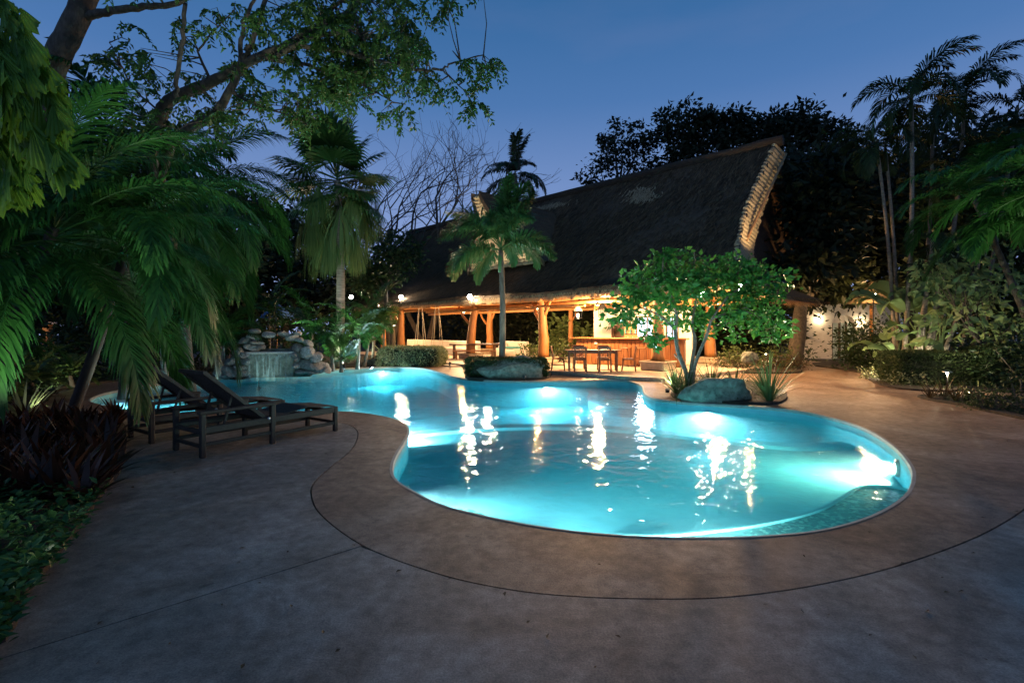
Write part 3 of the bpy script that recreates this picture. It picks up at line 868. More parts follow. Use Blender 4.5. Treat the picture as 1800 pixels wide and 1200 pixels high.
# house-shaped lanterns
def lantern(p, label, lit):
    root = thing('hanging_lantern', label, 'lantern', p, brz, 'house shaped lanterns near the bar')
    obj('roof', MB().lathe((0, 0, .16), [(.22, 0), (.16, .10), (.03, .30), (.015, .36)], 4), M['metal'] if not lit else M['white'], root)
    fr_ = MB()
    for sx_ in (-1, 1):
        for sy in (-1, 1): fr_.box((sx_ * .12, sy * .12, 0), (.025, .025, .32))
    fr_.box((0, 0, -.16), (.28, .28, .03)); fr_.box((0, 0, .16), (.30, .30, .02))
    obj('frame', fr_, M['metal'], root)
    obj('cord', MB().tube([(0, 0, .5), (0, 0, 2.99 - p[2])], .008, 5), M['metal'], root)
    obj('bulb_glass', MB().lathe((0, 0, -.12), [(.05, 0), (.07, .08), (.04, .17)], 10), emis('lantern_glow', (1, .8, .55), 9 if lit else .3), root)
    if lit: lamp_point(root, (0, 0, -.22), 14, (1, .75, .45), .06)
lantern(P(1016, 553, 22.0), 'lit pale hanging lantern left of the white bar wall', True)
lantern(P(1059, 550, 20.8), 'dark unlit hanging lantern against the white bar wall', False)

# dining set
TC = Vector((2.95, 17.7, PZ)); trz = R(-8)
tb = thing('dining_table', 'wooden dining table with six chairs in front of the bar', 'table', TC, trz)
for k in range(5): obj('plank', MB().box((0, -.34 + .17 * k, .745), (2.0, .16, .035), bevel=.008), M['chairwood'], tb)
obj('apron', MB().box((0, 0, .68), (1.7, .6, .08)), M['chairwood'], tb)
for sx_ in (-1, 1):
    for sy in (-1, 1): obj('leg', MB().box((sx_ * .85, sy * .3, .36), (.07, .07, .72), bevel=.01), M['chairwood'], tb)
def make_chair(loc, rz, label):
    root = thing('dining_chair', label, 'chair', loc, rz, 'wooden chairs round the dining table')
    obj('seat', MB().box((0, 0, .44), (.44, .42, .045), bevel=.015), M['chairwood'], root)
    for sx_ in (-1, 1):
        obj('leg', MB().tube([(sx_ * .20, .24, 0), (sx_ * .19, .19, .44)], .022, 6), M['chairwood'], root)
        obj('leg', MB().tube([(sx_ * .21, -.25, 0), (sx_ * .19, -.19, .45), (sx_ * .20, -.27, .88)], .022, 6), M['chairwood'], root)
        obj('side_stretcher', MB().bar((sx_ * .2, -.22, .2), (sx_ * .2, .22, .2), .022), M['chairwood'], root)
    obj('top_rail', MB().box((0, -.265, .86), (.42, .03, .09), bevel=.01), M['chairwood'], root)
    for k in range(6): obj('back_slat', MB().bar((-.15 + .06 * k, -.205, .47), (-.16 + .064 * k, -.26, .82), .022), M['chairwood'], root)
    return root
ch0 = make_chair(TC + Matrix.Rotation(trz, 3, 'Z') @ Vector((-1.25, -.05, 0)), trz - R(90), 'wooden dining chair at the left end of the table')
def tpos(x, y): return TC + Matrix.Rotation(trz, 3, 'Z') @ Vector((x, y, 0))
for x, y, a, lb in ((1.28, -.1, 82, 'wooden dining chair at the right end of the table'), (-.45, -.62, 4, 'dining chair on the pool side of the table, left one'),
                    (.42, -.66, -6, 'dining chair on the pool side of the table, right one'), (-.5, .66, 184, 'dining chair on the bar side of the table, left one'), (.4, .64, 176, 'dining chair on the bar side of the table, right one')):
    copy_thing(ch0, tpos(x, y), trz + R(a), lb)

# low built-in benches, sofa and long dark table, swings
def bench_wall(s0, s1, w, z, label):
    c = F((s0 + s1) / 2, w, PZ); L = abs(s1 - s0)
    root = thing('built_in_bench', label, 'bench', c, math.atan2(UX.y, UX.x))
    obj('seat', MB().box((0, .25, .22), (L, .5, .44), bevel=.04), M['white'], root)
    obj('back', MB().box((0, -.12, .42), (L, .24, .84), bevel=.04), M['white'], root)
bench_wall(12.2, 19.5, 1.9, .8, 'long white built in bench under the swings')
bench_wall(9.6, 11.6, 3.2, .8, 'short white built in bench beside the long dark table')
sf = thing('round_sofa', 'pale curved sofa with a teal cushion under the pavilion', 'sofa', P(903, 622, 27.5) * 1.0, R(20))
sf.location.z = PZ
mb = MB(); prof = []
for i in range(15):
    a = R(180 + 180 * i / 14); c_, s_ = math.cos(a), math.sin(a)
    prof.append((c_, s_))
o_ = []
for (r_, z_) in ((.62, 0), (.72, .75), (.86, .78), (.92, .05)):
    o_.append([Vector((c_ * r_, -s_ * r_ * .8, z_)) for c_, s_ in prof])
for a_, b_ in zip(o_[:-1], o_[1:]): mb.strip(list(zip(a_, b_)))
obj('back', mb, M['white'], sf, True)
obj('seat', MB().lathe((0, 0, 0), [(.66, 0), (.7, .3), (.66, .4), (.3, .42)], 20), M['white'], sf, True)
obj('cushion', MB().lathe((0, -.05, .42), [(.5, 0), (.55, .06), (.45, .13), (.1, .14)], 18), M['teal'], sf, True)
lt = thing('long_table', 'long dark wooden table beside the leaning log post', 'table', F(11.4, -.9, PZ) + Vector((1.4, 0, 0)), R(4))
obj('top', MB().box((0, 0, .74), (2.6, .8, .07), bevel=.02), M['doorwood'], lt)
for sx_ in (-1, 1):
    for sy in (-1, 1): obj('leg', MB().box((sx_ * 1.05, sy * .28, .355), (.12, .12, .70), bevel=.01), M['doorwood'], lt)
obj('bench_seat', MB().box((0, -.72, .42), (2.2, .3, .05), bevel=.01), M['chairwood'], lt)
for sx_ in (-1, 1): obj('bench_leg', MB().box((sx_ * .9, -.72, .2), (.08, .26, .39)), M['chairwood'], lt)
def swing(u, d, label):
    c = P(u, 600, d); c.z = PZ + .5
    root = thing('rope_swing', label, 'swing', c, R(-30), 'rope swings hanging under the pavilion')
    obj('seat', MB().box((0, 0, 0), (.7, .34, .05), bevel=.01), M['chairwood'], root)
    for sx_ in (-1, 1):
        obj('rope', MB().tube([(sx_ * .33, -.12, .02), (sx_ * .10, 0, 2.35)], .014, 5), M['rope'], root)
        obj('rope', MB().tube([(sx_ * .33, .12, .02), (sx_ * .10, 0, 2.35)], .014, 5), M['rope'], root)
swing(739, 27.0, 'rope swing under the pavilion nearer the leftmost log post')
swing(768, 26.5, 'rope swing under the pavilion nearer the leaning log post')
fs = thing('blue_parasol', 'small blue canvas parasol half hidden behind the waterfall trees', 'parasol', P(487, 640, 27) * 1.0)
fs.location.z = 0
obj('pole', MB().tube([(0, 0, 0), (0, 0, 3.1)], .03, 8), M['beamwood'], fs)
obj('canopy', MB().lathe((0, 0, 2.25), [(1.0, 0), (.98, .05), (.5, .48), (.04, .85)], 8), M['blue'], fs)

# ================================================================== LOUNGERS
la = Vector((.545, .838, 0)); lrz = math.atan2(la.y, la.x)
def lounger(c, label):
    root = thing('sun_lounger', label, 'sun lounger', c, lrz, 'dark wooden loungers by the pool')
    # local: x along (head 0 .. foot 2.0), y 0 .. .78 to the far side
    Wd = .78
    m = M['darkwood']
    for y in (.03, Wd - .03):
        obj('side_rail', MB().box((1.02, y, .34), (1.98, .05, .09), bevel=.01), m, root)
        obj('foot_rail', MB().box((1.45, y, .13), (1.05, .035, .05), bevel=.008), m, root)
        obj('foot_rail', MB().box((.48, y, .16), (.86, .035, .05), bevel=.008), m, root)
        obj('armrest', MB().box((.47, y, .565), (1.0, .085, .04), bevel=.01), m, root)
        obj('leg', MB().box((.02, y, .275), (.065, .065, .55), bevel=.01), m, root)
        obj('leg', MB().box((.93, y, .275), (.065, .065, .55), bevel=.01), m, root)
        obj('leg', MB().box((1.97, y, .19), (.065, .065, .38), bevel=.01), m, root)
    for x in (.03, .95, 1.5, 1.96):
        obj('cross_bar', MB().box((x, Wd / 2, .315), (.045, Wd - .12, .05)), m, root)
    for x in (.02, 1.97):
        obj('cross_bar', MB().box((x, Wd / 2, .14), (.035, Wd - .12, .04)), m, root)
    # woven seat with a raised knee break near the foot end
    prof = [(.80, .39), (1.15, .385), (1.42, .43), (1.52, .445), (1.65, .42), (2.0, .385)]
    def zat(x):
        for (a, za), (b, zb) in zip(prof[:-1], prof[1:]):
            if a <= x <= b: return za + (zb - za) * (x - a) / (b - a)
        return prof[-1][1]
    mb = MB(); x = .82
    while x < 1.99:
        mb.bar((x, .05, zat(x)), (x, Wd - .05, zat(x)), .036, .008); x += .041
    for k in range(16):
        y = .08 + k * .0415
        for (a, za), (b, zb) in zip(prof[:-1], prof[1:]): mb.bar((a, y, za + .004), (b, y, zb + .004), .03, .006)
    obj('woven_seat', mb, M['weave'], root)
    bk0, bk1 = Vector((.86, 0, .36)), Vector((.06, 0, 1.06))
    for y in (.07, Wd - .07):
        obj('back_rail', MB().bar(bk0 + Vector((0, y, 0)), bk1 + Vector((0, y, 0)), .045), m, root)
    mb = MB()
    for k in range(25):
        t = (k + .4) / 25; p = lerp(bk0, bk1, t)
        mb.bar(p + Vector((0, .08, .012)), p + Vector((0, Wd - .08, .012)), .010, .026)
    for k in range(15):
        y = .11 + k * .04
        mb.bar(bk0 + Vector((0, y, .015)), bk1 + Vector((0, y, .015)), .017, .006)
    obj('woven_back', mb, M['weave'], root)
    obj('back_bar', MB().bar(bk1 + Vector((0, .05, 0)), bk1 + Vector((0, Wd - .05, 0)), .045), m, root)
    obj('hinge_bolt', MB().lathe((.86, -.002, .37), [(.02, 0), (.022, .012), (.012, .02)], 10, (0, -1, 0)), M['steel'], root)
    for y in (.12, Wd - .12):
        obj('back_prop', MB().bar((.32, y, .35), (.42, y, .74), .025), m, root)
    return root
L1 = Vector((-3.86, 6.02, 0)); lp = Vector((-.838, .545, 0))
lg = lounger(L1, 'dark wooden woven sun lounger nearest the camera with its back raised')
copy_thing(lg, L1 + lp * 1.42 - la * .02, lrz, 'dark wooden woven sun lounger behind the nearer one beside the pool tip')

# ================================================================== ROCK WATERFALL
def rock_mesh(r, seed, sub=2, flat=.8, cuts=7):
    bm = bmesh.new(); bmesh.ops.create_icosphere(bm, subdivisions=sub, radius=1)
    rr_ = random.Random(seed)
    pl = []
    for _ in range(cuts):
        d = Vector((rr_.gauss(0, 1), rr_.gauss(0, 1), rr_.gauss(0, 1))).normalized(); pl.append((d, rr_.uniform(.55, .9)))
    for v in bm.verts:
        for d, k in pl:
            q = v.co.dot(d)
            if q > k: v.co -= d * (q - k) * .9
        v.co += v.co.normalized() * .10 * noise.noise(v.co * 2.2 + Vector((seed, 0, 0)))
        if sub > 3: v.co += v.co.normalized() * (.035 * noise.noise(v.co * 6 + Vector((0, seed, 0))) + .02 * noise.noise(v.co * 14))
        v.co.x *= r[0]; v.co.y *= r[1]; v.co.z *= r[2]
    me = bpy.data.meshes.new('rock'); bm.to_mesh(me); bm.free()
    me.materials.append(M['rock'])
    return me
WF = G(478, 662)
wf = thing('rock_waterfall', 'mortared rock waterfall with a thin sheet of water falling into the pool', 'waterfall', (WF.x, WF.y, 0), R(14))
kf = FPX / WF.y
variants = [rock_mesh((1, .9, .8), 20 + i) for i in range(8)]
def rock(x, z, w, h, y=0.0, seed=None):
    o = link('rock', variants[rs.randrange(8)] if seed is None else variants[seed], wf)
    o.location = (x, y, z); o.scale = (w / 2 * 1.12, .34 + .1 * rs.random(), h / 2 * 1.18); o.rotation_euler = (rs.gauss(0, .15), rs.gauss(0, .2), rs.uniform(-.4, .4))
def rpx(u, v, wpx, hpx, y=0.0):
    rock((u - 478) / kf, (662 - v) / kf, wpx / kf, hpx / kf, y)
for a_ in ((410, 648, 22, 22), (418, 656, 24, 14), (405, 660, 20, 12), (425, 650, 14, 18), (432, 655, 14, 22), (414, 634, 18, 14), (424, 632, 16, 16), (437, 634, 14, 16), (430, 644, 14, 12),
           (436, 622, 16, 14), (428, 620, 12, 16), (447, 612, 20, 14), (438, 609, 16, 14), (458, 610, 14, 10), (518, 612, 18, 20), (519, 630, 12, 16), (513, 622, 12, 14), (520, 642, 14, 14),
           (538, 620, 26, 26), (552, 628, 22, 24), (545, 642, 44, 22), (560, 646, 22, 20), (528, 654, 22, 12), (548, 654, 30, 12), (508, 594, 26, 14), (497, 588, 22, 12), (522, 598, 18, 12), (535, 604, 18, 14),
           (470, 588, 22, 12), (444, 593, 20, 11), (452, 602, 18, 9), (448, 582, 22, 9), (432, 598, 16, 12), (518, 586, 14, 10), (396, 652, 16, 20), (570, 652, 14, 16)):
    rpx(*a_, y=-.12 if a_[1] > 615 else .22)
bk = MB().box((0, .42, .45), (2.6, .5, 1.0), bevel=.12); obj('core', bk, M['boulder'], wf)
obj('spill_ledge', MB().box((0, .0, .83), (1.5, .55, .07), bevel=.02), M['coping'], wf)
fw, fn, fb = newmat('falling_water')
fn.nodes.remove(fb)
t_ = fn.nodes.new('ShaderNodeTexNoise'); t_.inputs['Scale'].default_value = 3; t_.inputs['Detail'].default_value = 4
c_ = fn.nodes.new('ShaderNodeTexCoord'); mp_ = fn.nodes.new('ShaderNodeMapping'); mp_.inputs['Scale'].default_value = (9, 9, .5)
fn.links.new(c_.outputs['Object'], mp_.inputs[0]); fn.links.new(mp_.outputs[0], t_.inputs['Vector'])
r_ = fn.nodes.new('ShaderNodeMapRange'); r_.inputs[1].default_value = .45; r_.inputs[2].default_value = .75; r_.inputs[3].default_value = .04; r_.inputs[4].default_value = .42
fn.links.new(t_.outputs[0], r_.inputs[0])
tp_ = fn.nodes.new('ShaderNodeBsdfTransparent'); df_ = fn.nodes.new('ShaderNodeBsdfPrincipled'); df_.inputs['Base Color'].default_value = (.7, .85, .85, 1); df_.inputs['Roughness'].default_value = .15
mx_ = fn.nodes.new('ShaderNodeMixShader'); fn.links.new(r_.outputs[0], mx_.inputs[0]); fn.links.new(tp_.outputs[0], mx_.inputs[1]); fn.links.new(df_.outputs[0], mx_.inputs[2])
fn.links.new(mx_.outputs[0], fn.nodes['Material Output'].inputs[0])
sheet = MB(); rows_ = [[(-.72 + 1.44 * k / 24, -.29 - .10 * math.sin(min(j / 3, 1) * 1.5) - .012 * math.sin(k * 1.7), .875 - .98 * (j / 7) ** 1.3) for k in range(25)] for j in range(8)]
for a_, b_ in zip(rows_[:-1], rows_[1:]): sheet.strip(list(zip(a_, b_)))
obj('water_sheet', sheet, fw, wf, True)

def boulder(p, r, label, rz=0, seed=1):
    me = rock_mesh(r, seed, 5, cuts=16)
    me.materials.clear(); me.materials.append(M['boulder'])
    for pl_ in me.polygons: pl_.use_smooth = True
    o = link('boulder', me); o.location = p; o.rotation_euler = (0, 0, rz)
    return tag(o, label, 'boulder')
B1 = G(898, 666); boulder((B1.x, B1.y + .1, .22), (1.25, .5, .60), 'low grey boulder set in front of the foxtail palm planter', 0, 4)
B2 = G(1262, 706); boulder((B2.x, B2.y + .12, .22), (.88, .45, .50), 'grey boulder at the pool edge in front of the small lit tree', R(-8), 9)
boulder(P(1318, 634, 17.5) * 1 + Vector((0, 0, .1)), (.35, .3, .25), 'small pale rock among plants right of the small lit tree', .3, 13)
boulder(G(660, 642) + Vector((0, 0.2, .1)), (.5, .35, .28), 'low rock between the small palms and the clipped hedge', .5, 15)

# ================================================================== FAR BUILDINGS
ab = thing('arched_building', 'white rendered building with an arched glazed doorway behind the path', 'building', P(1448, 612, 27) * 1.0, R(-18))
ab.location.z = 0
wall = []
W0, W1, HH = -1.05, 3.4, 3.0
def arch(cx, hw, zs, n_=10): return [Vector((cx + hw * math.cos(a), 0, zs + hw * math.sin(a))) for a in [math.pi * i / n_ for i in range(n_ + 1)]]
def arch_wall(x0, x1, cx, hw, zs, H_):
    a = arch(cx, hw, zs); mb = MB(); o = len(mb.v)
    poly = [Vector((x0, 0, 0)), Vector((x0, 0, H_)), Vector((x1, 0, H_)), Vector((x1, 0, 0)), Vector((cx + hw, 0, 0))] + a + [Vector((cx - hw, 0, 0))]
    for y in (0, .25): mb.v += [(p.x, y, p.z) for p in poly]
    N_ = len(poly)
    tr = geometry.tessellate_polygon([[Vector((p.x, p.z, 0)) for p in poly]])
    for t in tr: mb.f.append(tuple(t)); mb.f.append(tuple(i + N_ for i in reversed(t)))
    for i in range(N_): mb.f.append((i, (i + 1) % N_, N_ + (i + 1) % N_, N_ + i))
    return mb
obj('wall', arch_wall(-1.05, 1.9, .95, .55, 1.9, 3.1), M['white'], ab)
obj('wall', MB().box((2.75, .125, 1.55), (1.7, .25, 3.1)), M['white'], ab)
obj('roof', MB().box((1.2, 1.2, 3.25), (5.2, 3.2, .3), bevel=.05), M['white'], ab)
for x0, x1 in ((.42, .78), (.80, 1.10), (1.12, 1.48)):
    d_ = obj('glazed_door', MB().box(((x0 + x1) / 2, .18, 1.0), (x1 - x0, .05, 2.0)), M['curtain'], ab)
    obj('frame', MB().box((x0 + .02, .14, 1.0), (.045, .06, 2.0)).box((x1 - .02, .14, 1.0), (.045, .06, 2.0)), M['doorwood'], d_)
obj('window', MB().box((.95, .20, 2.2), (1.08, .04, .45)), M['white'], ab)
obj('curtain_wall', MB().box((.95, 1.2, 1.4), (2.2, .05, 2.8)), M['curtain'], ab)
lamp_area(ab, (.95, .6, 2.4), (0, -.3, -1), 25, (.75, .95, 1), .5)
def sconce(x, z, label):
    p = ab.location + Matrix.Rotation(ab.rotation_euler.z, 3, 'Z') @ Vector((x, -.04, z))
    root = thing('wall_lamp', label, 'wall lamp', p, ab.rotation_euler.z, 'wall lamps on the arched building')
    obj('housing', MB().lathe((0, -.05, -.08), [(.03, 0), (.05, .02), (.05, .14), (.03, .16)], 10), M['metal'], root)
    obj('lens', MB().lathe((0, -.05, -.10), [(.03, 0), (.04, .015)], 8).lathe((0, -.05, .085), [(.04, 0), (.03, .015)], 8), emis('sconce_glow', (1, .8, .5), 40), root)
    lamp_point(root, (0, -.16, -.16), 22, (1, .72, .4), .04)
sconce(-.25, 2.35, 'lit wall lamp left of the arched doorway')
sconce(1.72, 2.2, 'lit wall lamp right of the arched doorway')

ht = thing('thatched_hut', 'small round hut with a straw cone roof glowing orange behind the tall palms', 'hut', P(1532, 640, 24) * 1.0)
ht.location.z = 0
obj('post', MB().tube([(0, 0, 0), (0, 0, 3.0)], .09, 8), M['wood'], ht)
mb = MB().lathe((0, 0, 2.9), [(1.15, 0), (1.1, .12), (.6, .62), (.05, 1.15)], 24)
obj('roof', mb, M['bundle'], ht)
V = []
for i in range(900):
    a = rs.uniform(0, 2 * math.pi); r0 = rs.uniform(.3, 1.1); r1 = r0 + .22; hz = lambda r: 2.95 + 1.08 * (1 - r / 1.15) + .05
    p = Vector((math.cos(a) * r0, math.sin(a) * r0, hz(r0))); q = Vector((math.cos(a) * r1, math.sin(a) * r1, hz(r1) + rs.uniform(-.06, .05))); sd = Vector((-math.sin(a), math.cos(a), 0)) * .018
    V += [p - sd, p + sd, q + sd * .4, q - sd * .4]
obj('straw', npmesh('straw', [tuple(p) for p in V], np.arange(len(V)).reshape(-1, 4)), M['bundle'], ht)['kind'] = 'stuff'
hl = thing('floodlight', 'white floodlight shining on the straw cone of the small hut', 'floodlight', P(1538, 519, 21.5), 0)
dd = (ht.location - hl.location); dd.z = 0
obj('housing', MB().lathe((0, .12, 0), [(.05, 0), (.09, .03), (.09, .12)], 10, (0, -1, 0)), M['metal'], hl)
obj('lens', MB().lathe((0, -.02, 0), [(.08, 0), (.06, .03)], 10, (0, -1, 0)), FLOOD, hl)
obj('pole', MB().tube([(0, .1, -.05), (0, .1, -P(1538, 519, 21.5).z)], .025, 6), M['metal'], hl)
lamp_point(hl, (0, .35, .15), 420, (1, .55, .22), .05)

lh = thing('far_pavilion', 'distant open hut on the far left with an orange lit post and pale beam', 'hut', P(62, 615, 24) * 1.0)
lh.location.z = 0
obj('post', MB().box((.65, 0, 1.0), (.36, .3, 2.0), bevel=.03), M['beamwood'], lh)
obj('post', MB().box((-2.6, 0, 1.0), (.36, .3, 2.0), bevel=.03), M['beamwood'], lh)
obj('beam', MB().box((-1.0, -.1, 1.94), (4.4, .12, .10)), M['white'], lh)
obj('roof', MB().lathe((-1, 1.0, 2.0), [(3.0, 0), (2.9, .15), (.2, 1.9)], 4), M['thatch'], lh)
lamp_point(lh, (.2, -.9, 1.75), 20, WARM, .08)
sw = thing('side_wall', 'pale wall fragment glimpsed between shrubs on the far right', 'wall', P(1780, 620, 19) * 1.0)
sw.location.z = 0
obj('panel', MB().box((0, 0, 1.0), (.9, .2, 2.0), bevel=.03), M['white'], sw)
# ================================================================== PLANT KIT
def unit(a): return a / np.maximum(np.linalg.norm(a, axis=1, keepdims=True), 1e-9)
def leaf_arrays(pos, d, L, W, rng, fold=.25, up=None):
    """folded rhombic leaves: pos (N,3), d unit (N,3)"""
    N = len(pos); L = np.broadcast_to(np.asarray(L, float), (N,))[:, None]; W = np.broadcast_to(np.asarray(W, float), (N,))[:, None]
    r = rng.normal(size=(N, 3)) if up is None else up + rng.normal(size=(N, 3)) * .35
    s = unit(np.cross(d, r)); nn = np.cross(s, d)
    V = np.stack([pos, pos + d * L * .45 + s * W * .5 + nn * W * fold, pos + d * L - nn * L * .08, pos + d * L * .45 - s * W * .5 + nn * W * fold], 1)
    return V
def leaves_mesh(name, V):
    N = len(V); b = np.arange(N)[:, None] * 4
    F3 = np.concatenate([b + [0, 1, 2], b + [0, 2, 3]], 1).reshape(-1, 3)
    return npmesh(name, V.reshape(-1, 3), F3)
def clumps(c, r, m, rng, shell=.55):
    """clump centres inside an ellipsoid, mostly towards the outside"""
    d = unit(rng.normal(size=(m, 3))); k = shell + (1 - shell) * rng.random((m, 1)) ** .6
    return np.asarray(c) + d * k * np.asarray(r)
def crown_leaves(blobs, per, L, rng, W=.5, droop=.3, spread=.30):
    out = []; tips = []
    for c, r, m in blobs:
        cc = clumps(c, r, m, rng); tips.append(cc)
        for q in cc:
            k = max(6, int(per * rng.uniform(.5, 1.5)))
            sp = spread * np.mean(r) * rng.uniform(.6, 1.3)
            pos = q + rng.normal(size=(k, 3)) * sp * [1, 1, .65]
            d = unit((pos - q) / sp + rng.normal(size=(k, 3)) * .8 - [0, 0, droop])
            ll = L * rng.uniform(.5, 1.4, k)
            out.append(leaf_arrays(pos, d, ll, ll * W, rng))
    return np.concatenate(out), tips
def broad_tree(name, label, base, blobs, per, L, m, barkm, rng, trunk_r=.2, group=None, W=.5, droop=.3, spread=.3, fork=None, lean=None, cat='tree', limbs=7):
    root = thing(name, label, cat, base, 0, group)
    B = np.array(base); bl = [(np.array(c) - B, np.array(r), mm) for c, r, mm in blobs]
    V, tips = crown_leaves(bl, per, L, rng, W, droop, spread)
    mid = np.mean([c for c, r, mm in bl], 0); lo = min(c[2] - r[2] * .75 for c, r, mm in bl)
    f = Vector(fork) - Vector(base) if fork is not None else Vector((mid[0] * .5, mid[1] * .5, max(lo, .3)))
    mb = MB()
    mb.tube(catmull([(0, 0, -.1), Vector((f.x * .3 + .1, f.y * .3, f.z * .4)), Vector((f.x * .75 - .06, f.y * .75, f.z * .75)), f], 4), [trunk_r * (1.15 - .35 * i / 12) for i in range(13)], 8)
    for (c, r, mm), tp in zip(bl, tips):
        cv = Vector(c); mdl = (f + cv) / 2 + Vector((0, 0, -.12 * (cv - f).length)) 
        pts = catmull([f, mdl, cv], 4)
        mb.tube(pts, [trunk_r * (.6 - .4 * i / (len(pts) - 1)) for i in range(len(pts))], 6)
        for q in tp[:limbs]:
            q = Vector(q); a = pts[rs.randrange(3, len(pts))]
            mb.tube([a, (a + q) / 2 + Vector((rs.gauss(0, .08), rs.gauss(0, .08), .05)), q], [trunk_r * .22, trunk_r * .13, trunk_r * .05], 4)
    obj('trunk', mb, barkm, root, True)
    obj('crown', leaves_mesh('crown', V), m, root)
    return root
def shrub(name, label, base, blobs, per, L, m, rng, group=None, W=.5, droop=.0, spread=.35, cat='shrub'):
    root = thing(name, label, cat, base, 0, group)
    B = np.array(base); bl = [(np.array(c) - B, np.array(r), mm) for c, r, mm in blobs]
    V, tips = crown_leaves(bl, per, L, rng, W, droop, spread)
    mb = MB()
    for (c, r, mm), tp in zip(bl, tips):
        for q in tp[:10]:
            a = Vector((q[0] * .4 + c[0] * .3, q[1] * .4 + c[1] * .3, 0)); q = Vector(q)
            mb.tube([a, lerp(a, q, .5) + Vector((rs.gauss(0, .04), 0, 0)), q], [.022, .015, .006], 4)
    obj('stems', mb, M['bark'], root)
    obj('foliage', leaves_mesh('foliage', V), m, root)
    return root
def hedge_box(name, label, c, size, rz, n, L, m, rng, group=None, W=.5):
    """clipped hedge: leaves packed in and just over a rounded box"""
    root = thing(name, label, 'hedge', c, rz, group)
    s = np.array(size) / 2
    p = rng.uniform(-1, 1, (n, 3)); ax = rng.integers(0, 3, n); sg = np.sign(rng.uniform(-1, 1, n)); sg[ax == 2] = 1
    p[np.arange(n), ax] = sg * rng.uniform(.86, 1.04, n)
    # lumpy, rounded outline
    ln_ = np.linalg.norm(p ** 3, axis=1, keepdims=True) ** (1 / 3); p = p / np.maximum(ln_, 1) * 1.0
    lump = np.array([1 + .10 * noise.noise(Vector((a[0] * s[0] * 2.2, a[1] * s[1] * 2.2, a[2] * 1.5 + c[0]))) for a in p])[:, None]
    pos = p * s * lump + [0, 0, s[2]]
    d = unit(p * .8 + rng.normal(size=(n, 3)) * .8 + [0, 0, .3])
    ll = L * rng.uniform(.6, 1.35, n)
    obj('foliage', leaves_mesh('foliage', leaf_arrays(pos, d, ll, ll * W, rng)), m, root)
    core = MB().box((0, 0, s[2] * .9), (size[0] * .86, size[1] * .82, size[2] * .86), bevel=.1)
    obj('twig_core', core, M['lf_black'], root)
    return root

def frond(L, pitch, bend, n, ll, lw, ldroop=.3, vee=.25, seed=0, plume=False, petiole=.14, tilt0=72, tilt1=24, twist=0.0, rach=.016):
    """feather leaf, base at the origin, heading +X"""
    r = random.Random(seed); K = 16
    pts = [Vector((0, 0, 0))]; ang = []
    for i in range(K):
        t = i / (K - 1); a = pitch - bend * t ** 1.25; ang.append(a)
        pts.append(pts[-1] + Vector((math.cos(a), .06 * math.sin(t * 3 + seed), math.sin(a))) * L / K)
    mb = MB(); mb.tube(pts, [rach * (1 - .85 * i / K) for i in range(K + 1)], 4)
    for i in range(n):
        t = petiole + (1 - petiole) * (i + .5) / n
        k = min(int(t * K), K - 1); f = t * K - k; p = lerp(pts[k], pts[k + 1], f); tg = (pts[k + 1] - pts[k]).normalized()
        nrm = Vector((-tg.z, 0, tg.x)); q = (t - petiole) / (1 - petiole)
        prof = (.35 + .65 * math.sin(math.pi * min(q * .86 + .12, 1)))
        for sg in (-1, 1):
            tl = R(tilt0 + (tilt1 - tilt0) * q + r.gauss(0, 5))
            sd = Vector((0, sg, 0)); v_ = vee + r.gauss(0, .10)
            if plume:
                w = r.uniform(0, 2 * math.pi); sd = Vector((0, math.cos(w), 0)) + nrm * math.sin(w); v_ = 0
            d0 = (tg * math.cos(tl) + (sd * math.cos(v_) + nrm * math.sin(v_)).normalized() * math.sin(tl)).normalized()
            l_ = ll * prof * r.uniform(.85, 1.12)
            d1 = (d0 + Vector((0, 0, -ldroop * r.uniform(.6, 1.4)))).normalized(); d2 = (d1 + Vector((0, 0, -ldroop * 1.3))).normalized()
            p1 = p + d0 * l_ * .38; p2 = p1 + d1 * l_ * .34; p3 = p2 + d2 * l_ * .28
            wd = d0.cross(nrm if abs(d0.dot(nrm)) < .9 else tg)
            wd = wd.normalized() * lw * .5
            o = len(mb.v)
            mb.v += [tuple(p - wd * .45), tuple(p + wd * .45), tuple(p1 - wd), tuple(p1 + wd), tuple(p2 - wd * .8), tuple(p2 + wd * .8), tuple(p3)]
            mb.f += [(o, o + 1, o + 3, o + 2), (o + 2, o + 3, o + 5, o + 4), (o + 4, o + 5, o + 6)]
    return mb.mesh('frond')
